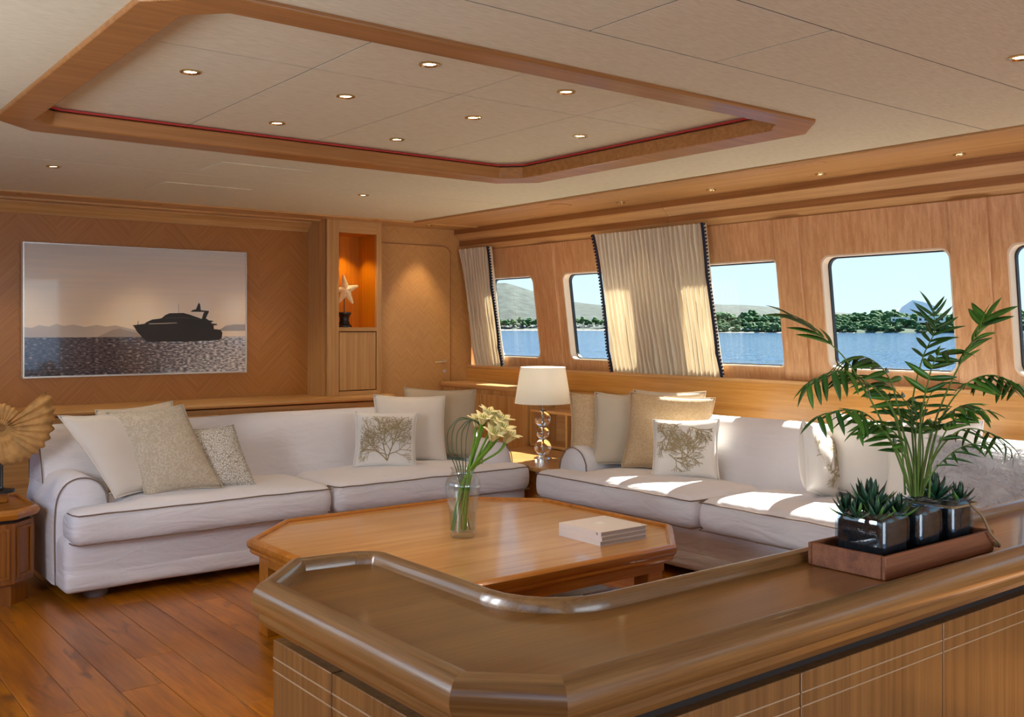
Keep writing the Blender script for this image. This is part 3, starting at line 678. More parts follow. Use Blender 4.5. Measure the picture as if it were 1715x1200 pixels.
for i in range(48):
    px = 800 + 250*(i+rnd.random())/48
    plant_tree(px, 2330+rnd.uniform(-20, 60), 6+rnd.uniform(0, 10), rnd.uniform(1.2, 2.1), rnd.choice([0,1,2]), 'dark tree along the beach below the scrub hillside', 'trees below the hillside')
# beach parasols
mb = MB(); mb.lathe([(0,2.9),(.5,2.75),(1.3,2.35),(1.5,2.1),(1.3,2.2),(0,2.7)], 10); mb.tube([(0,0,0),(0,0,2.8)], .08, 6)
pz = None
for i in range(34):
    far_ = i >= 20
    px = (1125+16*i+rnd.uniform(-4,4)) if not far_ else (838+ (i-20)*14+rnd.uniform(-3,3))
    if pz is None: o = mb.build('beach_parasol', 'white'); pz = o
    else: o = bpy.data.objects.new('beach_parasol', pz.data); COL.objects.link(o)
    o.location = pol(px, 1056 if not far_ else 2290, SEA+(1.2 if not far_ else 5.8)); s = 1.15 if not far_ else 1.9; o.scale = (s, s, s)
    tag(o, 'small white beach parasol on sand below the %s' % ('scrub hillside' if far_ else 'headland trees'), 'parasol', 'parasols below the %s' % ('hillside' if far_ else 'headland'))
def house(px, d, z, w, dep, h, label):
    p = pol(px, d, SEA+z); t = thing('house', p, label, 'house', rz=-(R(38)+math.atan((px-857.5)/1660)))
    M_ = world_mat(t)
    def bb(n_, mat, *a): mb = B(*a); mb.xf(M_); return mb.build(n_, mat, t)
    bb('wall', 'white', -w/2, w/2, 0, dep, 0, h); bb('roof', M['mount'], -w/2-.5, w/2+.5, -.5, dep+.5, h, h+.6)
    k = int(w/5)
    for i in range(k): bb('window', 'gasket', -w/2+1.5+i*5, -w/2+3.8+i*5, -.1, .05, h*.35, h*.75)
house(1508, 1085, 10.5, 18, 8, 5, 'white flat house among trees on the headland'); house(1560, 1082, 10.2, 26, 8, 6, 'long white flat house beside the smaller one on the headland')

# ================================================================== FURNITURE
# ---- L-shaped console in the foreground
csl = thing('console_cabinet', (1.2, 1.3, 0), 'L-shaped polished oak console with a raised rounded rim', 'console')
inner = [(1.165, 1.53)] + [(1.165+.13+.13*math.cos(R(a)), 1.53+.13*math.sin(R(a))) for a in (195, 210, 225, 240, 255)] + [(1.295, 1.40)]
OUT = [(.80,1.17),(.92,1.05),(3.8,1.05),(3.8,1.40)] + list(reversed(inner)) + [(1.165,1.90)] + [(1.165-.05+.05*math.cos(R(a)), 1.93+.05*math.sin(R(a))) for a in (0, 30, 55)] + [(1.10,2.0),(.95,2.02),(.80,1.86)]
def inset(poly, k):
    n = len(poly); out = []
    for i in range(n):
        p = Vector(poly[i]); a = Vector(poly[i-1]); b = Vector(poly[(i+1) % n]); d1 = (p-a).normalized(); d2 = (b-p).normalized()
        n1 = Vector((d1.y,-d1.x)); n2 = Vector((d2.y,-d2.x)); mm = (n1+n2).normalized(); l = 1/max(.3, mm.dot(n1)); q = p-mm*k*l; out.append((q.x,q.y))
    return out
MB().prism(inset(OUT, .04), .69, .741).build('top', 'console_top', csl, smooth=0)
rp_ = [(-.052,.735),(-.050,.752),(-.044,.762),(-.034,.766),(-.022,.764),(-.010,.757),(-.002,.744),(0,.728),(-.004,.712),(-.013,.703),(-.013,.690),(-.022,.676),(-.04,.670),(-.052,.670)]
full = MB().sweep(OUT, rp_); mR = len(rp_); runs = []
for k in range(len(OUT)):
    dx_ = OUT[(k+1) % len(OUT)][0]-OUT[k][0]; dy_ = OUT[(k+1) % len(OUT)][1]-OUT[k][1]; q_ = math.degrees(math.atan2(dy_, dx_)) % 180
    ax_ = 'X' if q_ < 22 or q_ > 158 else 'P' if q_ < 68 else 'Y' if q_ < 112 else 'Q'
    if runs and math.hypot(dx_, dy_) < .06: ax_ = runs[-1][0]
    if runs and runs[-1][0] == ax_: runs[-1][1].append(k)
    else: runs.append((ax_, [k]))
for ax_, ks in runs:
    mb = MB(); mb.f = [f for k in ks for f in full.f[k*mR:(k+1)*mR]]
    used = sorted({i for f in mb.f for i in f}); re_ = {i: k for k, i in enumerate(used)}; mb.v = [full.v[i] for i in used]; mb.f = [tuple(re_[i] for i in f) for f in mb.f]
    mb.build('rim', 'console_rail_'+ax_, csl, smooth=32)
MB().prism(inset(OUT, .085), .06, .67).build('body', 'dark_gap', csl, smooth=0)
MB().prism(inset(OUT, .11), 0, .06).build('plinth', 'console_door', csl, smooth=0)
def cdoor(p0, p1, out, z0=.09, z1=.630):
    """door panel between two floor points, facing out, with two pale inlay lines"""
    p0, p1, out = Vector((*p0,0)), Vector((*p1,0)), Vector((*out,0)); d = (p1-p0).normalized(); L = (p1-p0).length
    M_ = Matrix(((d.x,out.x,0,p0.x),(d.y,out.y,0,p0.y),(0,0,1,0),(0,0,0,1)))
    mb = B(.0015, L-.0015, -.002, .022, z0, z1); mb.xf(M_); dr_ = mb.build('door', 'console_door', csl, bevel=.002)
    for z in (.592, .566):
        mb = B(.002, L-.002, .0215, .0228, z, z+.0028); mb.xf(M_); mb.build('inlay_line', 'inlay', dr_, smooth=0)
    return dr_
for a, b_ in ((2.02-.05, 1.645), (1.645, 1.235)): cdoor((.885, min(a,1.90)), (.885, b_), (-1, 0))
cdoor((.885, 1.232), (.968, 1.135), (-.76, -.65))
for a, b_ in ((.97, 1.04), (1.04, 1.545), (1.545, 2.05), (2.05, 2.555), (2.555, 3.06), (3.06, 3.565)): cdoor((a, 1.135), (b_, 1.135), (0, -1))
cdoor((1.06, 1.93), (.98, 1.94), (0, 1))

# ---- coffee table
ct = thing('coffee_table', (2.42, 3.41, 0), 'large low octagonal oak coffee table with a raised rim', 'coffee table')
TB = rect_ccw(1.63, 3.22, 2.68, 4.14, .30)
MB().prism(inset(TB, .03), .365, .398).build('top', 'table', ct, smooth=0)
MB().sweep(TB, [(-.036,.39),(-.034,.407),(-.026,.413),(-.014,.411),(-.003,.402),(0,.390),(-.004,.377),(-.012,.370),(-.012,.360),(-.02,.350),(-.036,.350)]).build('rim', 'table_edge', ct, smooth=32)
MB().sweep(inset(TB, .05), [(-.03,.36),(0,.36),(0,.305),(-.03,.305)]).build('apron', 'table_edge', ct, smooth=0)
for (x, y) in ((2.86, 2.78), (3.12, 3.80), (1.75, 3.86), (1.97, 2.78)):
    B(x-.04, x+.04, y-.04, y+.04, 0, .36).build('leg', 'table_edge', ct, bevel=.004)
MB().prism(rect_ccw(1.80, 3.02, 2.88, 3.46, .05), .10, .13).build('lower_shelf', wood('dark_shelf', srgb(74,62,52), srgb(112,98,84), 'X', fine=40, coat=.6), ct, bevel=.006)
tag(B(2.80, 3.0, 2.92, 3.10, .131, .15).build('magazine', 'cover', bevel=.002), 'cream magazine lying on the lower shelf of the coffee table', 'magazine')

# ---- sofas
def sofa(loc, rz, L, splits, label):
    t = thing('sofa', loc, label, 'sofa', rz=rz); MW = world_mat(t)
    def bl(mb, name, mat, par=t, **k): mb.xf(MW); return mb.build(name, mat, par, **k)
    base = rbox(L/2-.01, .375, .125, .045, wob=.006, seed=1); base.xf(Matrix.Translation((L/2, .075+.375, .175)))
    low = rbox(L/2-.004, .382, .05, .03, wob=.004, seed=2); low.xf(Matrix.Translation((L/2, .07+.38, .098))); base.add(low.v, low.f)
    bl(base, 'skirt', 'sofa', smooth=180)
    # backrest: soft profile drawn along the length
    pf = [(.52,.20),(.535,.40),(.575,.56),(.625,.68),(.655,.735),(.70,.765),(.76,.768),(.81,.745),(.838,.70),(.848,.50),(.85,.06),(.60,.06)]
    n = len(pf); K = 26; vs = []; fs = []
    for i in range(K+1):
        u = i/K; x = .02+(L-.04)*u; e_ = min(u, 1-u); sh = 1-.10*max(0, 1-e_/.03)**2
        for (y, z) in pf:
            yy = .7+(y-.7)*sh; zz = z*(1 if z < .5 else (1-.035*max(0, 1-e_/.03)**2)) + (.010*noise.noise(Vector((x*2.2, y*3, 3))) if z > .3 else 0)
            vs.append((x, yy + .008*noise.noise(Vector((x*1.7, z*4, 9))), zz))
    for i in range(K):
        for j in range(n): fs.append((i*n+j, i*n+(j+1) % n, (i+1)*n+(j+1) % n, (i+1)*n+j))
    fs += [tuple(range(n)), tuple(range((K+1)*n-1, K*n-1, -1))]
    bk = bl(MB().add(vs, fs), 'backrest', 'sofa', smooth=60)
    for x in (.022, L-.022):
        pp = [(x, y, z*.985) for y, z in pf[1:10]]; bl(MB().tube(smooth_path(pp, 3), .0034, 6), 'piping', 'piping', bk)
    # rolled arms
    for side in (0, 1):
        aw = .25
        prf = [(0,.06),(-.004,.30),(.0,.42),(.015,.49),(.05,.54),(.10,.562),(.155,.56),(.205,.535),(.237,.49),(.25,.42),(.25,.06)]
        if side: prf = [(L-x, z) for x, z in prf]
        n2 = len(prf); ys = [.235, .25, .28, .40, .55, .70, .80]; vs = []; fs = []
        cx_ = sum(p[0] for p in prf)/n2
        for k, y in enumerate(ys):
            s = (.90, .965, 1, 1, 1, 1, 1)[k]
            for x, z in prf: vs.append((cx_+(x-cx_)*s+.004*noise.noise(Vector((y*5, z*5, side))), y, .3+(z-.3)*(s if z > .3 else 1)+ (.008*noise.noise(Vector((y*4, x*8, 5))) if z > .4 else 0)))
        for k in range(len(ys)-1):
            for j in range(n2): fs.append((k*n2+j, k*n2+(j+1) % n2, (k+1)*n2+(j+1) % n2, (k+1)*n2+j))
        fs += [tuple(range(n2)), tuple(range(len(ys)*n2-1, (len(ys)-1)*n2-1, -1))]
        ar = bl(MB().add(vs, fs), 'armrest', 'sofa', smooth=60)
        pp = [(cx_+(x-cx_)*.96, .238, .3+(z-.3)*.96 if z > .3 else z) for x, z in prf]
        bl(MB().tube(smooth_path(pp, 3), .0034, 6), 'piping', 'piping', ar)
    # seat cushions; the end ones wrap in front of the arms
    xs = [0.02]+splits+[L-.02]
    for i in range(len(xs)-1):
        a, b_ = xs[i], xs[i+1]; first = i == 0; last = i == len(xs)-2
        a2 = .262 if first else a; b2 = L-.262 if last else b_
        c = rbox((b2-a2)/2-.003, .295, .085, .06, crown=.035, wob=.007, seed=i+5); c.xf(Matrix.Translation(((a2+b2)/2, .30, .345)))
        if first:
            w_ = rbox(.20, .115, .085, .055, crown=.0, wob=.006, seed=i+8); w_.xf(Matrix.Translation((a+.20, .122, .345))); c.add(w_.v, w_.f)
        if last:
            w_ = rbox(.20, .115, .085, .055, crown=.0, wob=.006, seed=i+9); w_.xf(Matrix.Translation((b_-.20, .122, .345))); c.add(w_.v, w_.f)
        q = bl(c, 'seat_cushion', 'sofa', smooth=180)
        md = q.modifiers.new('fuse', 'REMESH'); md.mode = 'VOXEL'; md.voxel_size = .016; md.use_smooth_shade = True
        md = q.modifiers.new('soft', 'SMOOTH'); md.factor = .5; md.iterations = 8
        for z, y in ((.413, .017), (.279, .017)):
            pp = [(a+.03+(b_-a-.06)*k/20, y-.006+.004*noise.noise(Vector((k*.7, i, z*9))), z+.004*noise.noise(Vector((k*.5, i+4, z)))) for k in range(21)]
            pp = [(a+.008, .12, z)]+[(a+.012, y+.03, z)]+pp+[(b_-.012, y+.03, z)]+[(b_-.008, .12, z)]
            bl(MB().tube(pp, .0034, 6), 'piping', 'piping', q)
    for (x, y) in ((.17, .19), (L-.17, .19), (.17, .75), (L-.17, .75)):
        bl(MB().lathe([(.05,0),(.06,.015),(.062,.05),(.05,.06)], 14, (x,y,0)), 'foot', 'foot')
    return t
sofa((1.17, 4.745, 0), 0, 2.73, [1.35], 'white slipcovered sofa below the framed yacht picture')
sofa((3.70, 4.575, 0), R(-90), 2.75, [1.285], 'white slipcovered sofa along the window wall with sunlit seat')

# ---- cushions
def pillow(loc, w, h, T, yaw, tilt, roll, mat, label, coral=0, shear=.0, fluffy=False):
    t = None
    n = 18; vs = []; fs = []
    M_ = Matrix.Translation(loc) @ Matrix.Rotation(R(yaw),4,'Z') @ Matrix.Rotation(R(-tilt),4,'X') @ Matrix.Rotation(R(roll),4,'Y')
    sd = rnd.random()*50
    def pos(u, v, s):
        th = T/2*max(0, (1-u*u)*(1-v*v))**.42
        x = w/2*u*(1-.075*(1-v*v)*u*u); z = h/2*v*(1-.075*(1-u*u)*v*v)
        wob = .007*noise.noise(Vector((u*2.2+sd, v*2.2, s)))*(1-max(abs(u),abs(v))**4)
        return Vector((x-shear*z, s*(th+wob), z))
    idx = {}
    for s in (-1, 1):
        for i in range(n+1):
            for j in range(n+1):
                u = -1+2*i/n; v = -1+2*j/n
                edge = i in (0,n) or j in (0,n)
                key = (i,j,0 if edge else s)
                if key not in idx: idx[key] = len(vs); vs.append(pos(math.sin(u*PI/2)*.35+u*.65, math.sin(v*PI/2)*.35+v*.65, s if not edge else 0) if not edge else pos(math.sin(u*PI/2)*.35+u*.65, math.sin(v*PI/2)*.35+v*.65, -1e-4))
    def g(i,j,s): return idx[(i,j,0 if (i in (0,n) or j in (0,n)) else s)]
    for s in (-1, 1):
        for i in range(n):
            for j in range(n):
                q = (g(i,j,s), g(i+1,j,s), g(i+1,j+1,s), g(i,j+1,s)); fs.append(q if s < 0 else q[::-1])
    mb = MB().add(vs, fs); mb.xf(M_); o = mb.build('cushion', mat, smooth=180, fix=False); tag(o, label, 'cushion')
    # corded edge
    per = [pos(-1+2*k/12,-1,-1) for k in range(12)]+[pos(1,-1+2*k/12,-1) for k in range(12)]+[pos(1-2*k/12,1,-1) for k in range(12)]+[pos(-1,1-2*k/12,-1) for k in range(12)]
    mb = MB().tube(per, .004, 6, closed=True); mb.xf(M_); mb.build('edge_cord', mat, o)
    if coral:
        rr = random.Random(coral); mb = MB()
        def br(u, v, a, L_, wd, dep):
            steps = 3; P0 = (u, v)
            for k in range(steps):
                a += rr.uniform(-.22, .22); u2 = u+math.sin(a)*L_/steps; v2 = v+math.cos(a)*L_/steps
                if abs(u2) > .86 or abs(v2) > .86: return
                p = pos(u,v,-1); q = pos(u2,v2,-1); d_ = (q-p).normalized(); sd_ = d_.cross(Vector((0,1,0))).normalized()*wd
                o_ = Vector((0,-.0022,0)); k0 = len(mb.v)
                mb.add([p+sd_+o_, p-sd_+o_, q-sd_*.85+o_, q+sd_*.85+o_], [(0,1,2,3)]); u, v = u2, v2
                if dep > 0 and k > 0: br(u, v, a+rr.choice([-1,1])*rr.uniform(.5,.9), L_*.62, wd*.66, dep-1)
            if dep > 0:
                for sg in (-1, 1): br(u, v, a+sg*rr.uniform(.25,.6), L_*.78, wd*.74, dep-1)
        if coral < 10:
            for a in (-.55, -.1, .4): br(.05, -.80, a, .56, .0034, 4)
            for a in (-1.1, 1.1): br(.05, -.60, a, .44, .0026, 3)
        else:
            for k in range(16 if coral != 33 else 8):
                q = k*2.39996; u0, v0 = .82*math.cos(q)*(.35+.65*((k*.618) % 1)), .82*math.sin(q)*(.35+.65*((k*.618) % 1))
                br(u0, v0, rr.uniform(-2.4, 2.4), .30, .0028, 3)
        mb.xf(M_); mb.build('coral_embroidery', 'coral_thread', o, smooth=0)
    if fluffy:
        rr = random.Random(3); mb = MB()
        for k in range(2600):
            u, v = rr.uniform(-.97,.97), rr.uniform(-.97,.97); s = rr.choice([-1,1]); p = pos(u,v,s); d_ = Vector((rr.uniform(-1,1), s*rr.uniform(.2,.9), rr.uniform(-1.2,.4))).normalized()*rr.uniform(.025,.05)
            sd_ = Vector((rr.uniform(-1,1),0,rr.uniform(-1,1))).normalized()*.0014
            mb.add([p-sd_, p+sd_, p+d_*.6+Vector((0,0,-.004)), p+d_+Vector((0,0,-.014))], [(0,1,2),(0,2,3)])
        mb.xf(M_); f_ = mb.build('fluff', mat, o, smooth=0, fix=False); f_['kind'] = 'stuff'
    return o
pillow((1.50, 5.04, .65), .38, .43, .14, 16, 20, 0, 'cream', 'cream linen cushion leaning on the arm of the sofa under the picture', shear=.48)
pillow((1.64, 5.20, .665), .40, .42, .12, 2, 16, -4, 'linen', 'oatmeal cushion hidden behind the beige patterned one')
pillow((1.69, 4.99, .655), .37, .45, .14, -10, 18, -4, 'beige_jac', 'beige patterned cushion leaning against the cream one on the picture-wall sofa', shear=.32)
pillow((1.975, 4.98, .60), .24, .33, .11, -14, 20, -4, 'silver', 'small silver net-patterned cushion on the picture-wall sofa', shear=.22)
pillow((3.02, 5.08, .605), .37, .34, .13, -26, 18, 3, 'white_f', 'white cushion with a branching coral tree motif on the picture-wall sofa', coral=4)
pillow((3.26, 5.19, .65), .45, .42, .14, -22, 16, 2, 'cream', 'plain cream square cushion behind the coral tree cushion')
pillow((3.52, 5.24, .665), .47, .45, .14, -20, 16, 3, 'taupe', 'taupe cushion at the lamp end of the picture-wall sofa')
pillow((4.16, 4.40, .655), .44, .44, .13, -42, 14, 0, 'gold', 'golden beige cushion by the arm of the window sofa behind the lamp side')
pillow((4.20, 4.24, .66), .43, .44, .13, -46, 15, 2, 'linen', 'pale oatmeal cushion between two golden ones on the window sofa')
pillow((4.36, 4.08, .68), .44, .44, .12, -60, 14, 0, 'linen', 'oatmeal cushion peeking out behind the big golden cushion')
pillow((4.24, 3.96, .665), .50, .45, .14, -56, 18, 3, 'gold', 'large golden patterned cushion on the window sofa')
pillow((4.12, 3.72, .60), .37, .34, .13, -56, 20, -2, 'white_f', 'white cushion with gold coral print in front of the golden cushion', coral=21)
pillow((4.12, 2.86, .615), .34, .34, .15, 14, 12, 20, 'white_f', 'white coral embroidered cushion turned edgewise on the window sofa', coral=33)
pillow((4.30, 2.72, .64), .42, .40, .15, -70, 22, 8, 'white_f', 'plain white cushion brightly sunlit behind the edgewise one')
pillow((4.30, 2.38, .64), .42, .42, .15, -75, 20, -4, 'white_f', 'plain white cushion behind the palm fronds')
pillow((4.02, 2.02, .61), .44, .40, .16, -50, 25, 10, 'fluff', 'fluffy grey-white cushion at the far right end of the window sofa', fluffy=True)
pillow((3.44, 2.62, .11), .50, .40, .16, 20, 80, 0, 'fluff', 'fluffy grey-white cushion lying on the floor by the window sofa', fluffy=True)

# ---- corner table, lamp, corner shelving
ctb = thing('corner_table', (4.3, 5.1, 0), 'square oak corner table between the two sofas', 'side table')
B(3.92, 4.60, 4.60, 5.70, .37, .40).build('top', 'table', ctb, bevel=.008)
B(3.98, 4.59, 4.66, 5.66, .04, .37).build('body', 'table_edge', ctb, bevel=.003)
B(4.0, 4.58, 4.7, 5.6, 0, .04).build('plinth', 'dark_gap', ctb)
lx, ly, lz = 4.18, 5.02, .40
lp_ = thing('table_lamp', (lx, ly, lz), 'table lamp with stacked crystal balls and a white tapered shade', 'lamp')
MB().lathe([(.0,0),(.062,0),(.062,.012),(.05,.02),(.03,.024),(.03,.032),(0,.032)], 28, (lx,ly,lz)).build('base', 'chrome', lp_)
for z, r_ in ((.085, .055), (.178, .042), (.268, .052)):
    k = 14; MB().lathe([(max(1e-7, r_*math.sin(PI*i/k)), -r_*math.cos(PI*i/k)) for i in range(k+1)], 24, (lx,ly,lz+z)).build('crystal_ball', 'crystal', lp_, smooth=180)
for z in (.140, .218, .326): MB().lathe([(0,-.006),(.022,-.006),(.026,0),(.022,.006),(0,.006)], 20, (lx,ly,lz+z)).build('collar', 'chrome', lp_)
MB().tube([(lx,ly,lz+.03),(lx,ly,lz+.42)], .006).build('stem', 'chrome', lp_)
MB().lathe([(.186,.375),(.148,.612),(.146,.612),(.184,.375)], 48, (lx,ly,lz)).build('lamp_shade', 'shade', lp_)

MB().lathe([(0,.43),(.02,.44),(.03,.47),(.02,.50),(0,.51)], 16, (lx,ly,lz)).build('bulb', plain('lit_bulb', (1,.9,.75), .4, emit=(1,.86,.66), es=8), lp_)
d = bpy.data.lights.new('lamp_bulb', 'POINT'); d.energy = 9; d.color = (1, .92, .80); d.shadow_soft_size = .04
o = bpy.data.objects.new('lamp_bulb', d); COL.objects.link(o); o.location = (lx, ly, lz+.535); put(o, lp_)
cs = thing('corner_shelf_unit', (4.75, 6.0, 0), 'built-in oak corner unit with rounded ledge and open shelf', 'shelf unit')
B(4.62, 4.88, 5.72, 6.86, 0, .785).build('body', 'oak_z', cs)
pr2 = [(4.60,.795),(4.61,.785),(4.88,.785),(4.88,.825),(4.61,.825),(4.60,.815)]
extr_y(pr2, 5.70, 6.86).build('ledge', 'oak_y', cs, bevel=.006)
for y in (5.73, 6.29): B(4.603, 4.622, y, y+.55, .1, .75).build('door', 'oak_z', cs, bevel=.003)
B(4.62, 4.88, 4.40, 5.695, .40, .42).build('shelf', 'oak_y', cs, bevel=.003)
B(4.62, 4.88, 4.40, 5.70, .65, .67).build('shelf', 'oak_y', cs, bevel=.003)
B(4.86, 4.885, 4.40, 5.70, .40, .80).build('shelf_back', 'oak_y', cs)
for y in (4.40, 4.85, 5.28, 5.68): B(4.62, 4.86, y, y+.02, .42, .65).build('divider', 'oak_z', cs)

# ---- octagonal side table with carved ammonite
st = thing('end_table', (.82, 5.25, 0), 'dark oak end table with panelled sides left of the sofa', 'side table')
ST = rect_ccw(.46, 1.125, 4.93, 5.56, .12)
M['st'] = wood('dark_oak_side_table', srgb(112,66,32), srgb(156,100,56), 'Z', fine=60)
MB().prism(inset(ST,.03), .40, .425).build('top', 'table_edge', st, smooth=0)
MB().sweep(ST, [(-.034,.42),(-.03,.436),(-.02,.440),(-.006,.432),(0,.418),(-.006,.404),(-.014,.395),(-.034,.395)]).build('rim', 'table_edge', st, smooth=32)
MB().prism(inset(ST,.045), .375, .397).build('shadow_gap', 'dark_gap', st, smooth=0)
MB().prism(inset(ST,.028), .10, .376).build('body', 'st', st, smooth=0)
MB().prism(inset(ST,.05), 0, .10).build('plinth', 'st', st, smooth=0)
sp_ = inset(ST,.026)
for i in range(len(sp_)):
    a, b_ = Vector(sp_[i]), Vector(sp_[(i+1) % len(sp_)]); d_ = (b_-a).normalized(); L_ = (b_-a).length; o_ = Vector((d_.y,-d_.x))
    if o_.y > .1: continue
    Mx = Matrix(((d_.x,o_.x,0,a.x),(d_.y,o_.y,0,a.y),(0,0,1,0),(0,0,0,1)))
    mb = MB().sweep([(.02,.125),(L_-.02,.125),(L_-.02,.355),(.02,.355)], [(-.012,0),(0,0),(0,.006),(-.012,.006)]); mb.xf(Matrix(((1,0,0,0),(0,0,1,0),(0,1,0,0),(0,0,0,1)))); mb.xf(Mx); mb.build('panel_moulding', 'st', st, smooth=0)
bl_ = thing('wooden_box', (.90, 5.3, .426), 'low wedge-shaped oak block on the end table', 'box')
mb = MB().prism([(.62,5.17),(1.03,5.28),(1.06,5.40),(.62,5.36)], .426, .475); mb.build('block', 'table_edge', bl_, bevel=.004)
B(.66, .9, 5.24, 5.3, .475, .479).build('lid', 'table_edge', bl_)

am = thing('ammonite_ornament', (.90, 5.32, .479), 'carved tan ammonite shell on a dark post', 'ornament')
MB().lathe([(.06,0),(.06,.012),(.01,.02),(.0075,.03),(.0075,.20)], 16, (1.0,5.27,.479)).build('stand', 'black', am)
# spiral shell: tube of growing radius with radial ribs, facing the camera
vs = []; fs = []; KN = 720; NR = 16
ctr = Vector((1.0, 5.27, .785)); ex = Vector((.94, -.34, 0)); ez = Vector((0,0,1)); en = ex.cross(ez)
for i in range(KN+1):
    th = i/KN*2*PI*2.65; g = math.exp(.115*(th-2*PI*2.65)); rad = .150*g; tr_ = .056*g
    fl_ = max(0, (i/KN-.90)/.10); tr_ *= 1+.55*fl_
    rib = 1+.09*math.sin(2*PI*i/9); tr_ *= rib
    a = th - 2*PI*2.65 + R(42)
    c_ = ctr + (ex*math.cos(a)+ez*math.sin(a))*rad; er = (ex*math.cos(a)+ez*math.sin(a))
    for j in range(NR):
        q = 2*PI*j/NR; vs.append(c_ + er*math.cos(q)*tr_*1.35 + en*math.sin(q)*tr_*.8)
for i in range(KN):
    for j in range(NR): fs.append((i*NR+j, i*NR+(j+1) % NR, (i+1)*NR+(j+1) % NR, (i+1)*NR+j))
fs += [tuple(range(NR)), tuple(range((KN+1)*NR-1, KN*NR-1, -1))]
MB().add(vs, fs).build('shell', 'ammonite', am, smooth=60)

# ---- framed yacht picture
pc = thing('framed_picture', (2.235, 7.09, 1.385), 'large panoramic picture of a dark yacht at sea in a thin silver frame', 'picture')
X0, X1, Z0, Z1 = 1.462, 2.992, .940, 1.832
B(X0, X1, 7.05, 7.095, Z0, Z1).build('panel_back', 'white', pc, bevel=.002)
m, t, b = newmat('seascape_print'); M['print'] = m
tc = N(t, 'ShaderNodeTexCoord'); sp = N(t, 'ShaderNodeSeparateXYZ'); lk(t, tc.outputs['Generated'], sp.inputs[0])
rs = N(t, 'ShaderNodeValToRGB'); e_ = rs.color_ramp.elements; e_[0].position = .28; e_[0].color = c4(srgb(240,214,180)); e_[1].position = 1; e_[1].color = c4(srgb(200,194,184)); q = e_.new(.6); q.color = c4(srgb(232,210,182))
mp = N(t, 'ShaderNodeMapping'); mp.inputs['Scale'].default_value = (1.2, 1, 22); lk(t, tc.outputs['Generated'], mp.inputs[0]); n = N(t, 'ShaderNodeTexNoise'); n.inputs['Scale'].default_value = 1.6; n.inputs['Detail'].default_value = 4; lk(t, mp.outputs[0], n.inputs['Vector'])
ma = N(t, 'ShaderNodeMath', operation='MULTIPLY_ADD'); ma.inputs[1].default_value = .35; lk(t, n.outputs[0], ma.inputs[0]); sb = N(t, 'ShaderNodeMath', operation='SUBTRACT'); sb.inputs[1].default_value = .17; lk(t, sp.outputs['Z'], sb.inputs[0]); lk(t, sb.outputs[0], ma.inputs[2]); lk(t, ma.outputs[0], rs.inputs[0])
mp2 = N(t, 'ShaderNodeMapping'); mp2.inputs['Scale'].default_value = (55, 1, 90); lk(t, tc.outputs['Generated'], mp2.inputs[0]); n2 = N(t, 'ShaderNodeTexNoise'); n2.inputs['Scale'].default_value = 1.0; n2.inputs['Detail'].default_value = 3; lk(t, mp2.outputs[0], n2.inputs['Vector'])
gx = N(t, 'ShaderNodeMapRange'); gx.inputs[1].default_value = .35; gx.inputs[2].default_value = 1.0; gx.inputs[3].default_value = .0; gx.inputs[4].default_value = .24; lk(t, sp.outputs['X'], gx.inputs[0])
a2 = N(t, 'ShaderNodeMath', operation='ADD'); lk(t, n2.outputs[0], a2.inputs[0]); lk(t, gx.outputs[0], a2.inputs[1])
rs2 = N(t, 'ShaderNodeValToRGB'); e_ = rs2.color_ramp.elements; e_[0].position = .40; e_[0].color = c4(srgb(50,46,52)); e_[1].position = .85; e_[1].color = c4(srgb(225,215,208)); q = e_.new(.60); q.color = c4(srgb(96,88,92)); lk(t, a2.outputs[0], rs2.inputs[0])
gt = N(t, 'ShaderNodeMath', operation='GREATER_THAN'); gt.inputs[1].default_value = .292; lk(t, sp.outputs['Z'], gt.inputs[0])
mx = N(t, 'ShaderNodeMix', data_type='RGBA'); lk(t, gt.outputs[0], mx.inputs[0]); lk(t, rs2.outputs[0], mx.inputs[6]); lk(t, rs.outputs[0], mx.inputs[7]); lk(t, mx.outputs[2], b.inputs['Base Color'])
b.inputs['Roughness'].default_value = .12; b.inputs['Coat Weight'].default_value = .8; b.inputs['Coat Roughness'].default_value = .03
B(X0+.008, X1-.008, 7.046, 7.052, Z0+.012, Z1-.008).build('print', 'print', pc, smooth=0)
def flat(pts, name, mat, y, par):
    """pts in print units: x 0..1, z 0..1"""
    Q = [(X0+.008+u*(X1-X0-.016), Z0+.012+v*(Z1-Z0-.02)) for u, v in pts]; n = len(Q)
    return MB().add([(x,y,z) for x,z in Q]+[(x,y+.0006,z) for x,z in Q], [tuple(range(n)), tuple(range(2*n-1,n-1,-1))]+[(i,(i+1) % n,n+(i+1) % n,n+i) for i in range(n)]).build(name, mat, par, smooth=0)
M['pm1'] = plain('print_far_hills', srgb(190,172,154), .12, coat=.8); M['pm2'] = plain('print_near_hill', srgb(162,146,132), .12, coat=.8)
M['pyacht'] = plain('print_yacht_dark', srgb(34,27,22), .5, coat=.08); M['pyacht2'] = plain('print_yacht_grey', srgb(66,60,54), .5, coat=.08)
flat([(0,.292),(0,.37),(.03,.365),(.06,.385),(.1,.375),(.13,.395),(.16,.38),(.2,.39),(.25,.372),(.3,.388),(.34,.375),(.38,.385),(.43,.365),(.48,.345),(.55,.292)], 'printed_hills', 'pm1', 7.0452, pc)
flat([(.30,.292),(.335,.32),(.37,.35),(.40,.36),(.43,.345),(.47,.33),(.50,.292)], 'printed_hills', 'pm2', 7.0448, pc)
flat([(.86,.34),(.90,.385),(.94,.395),(1,.395),(1,.34)], 'printed_hills', 'pm2', 7.0448, pc)
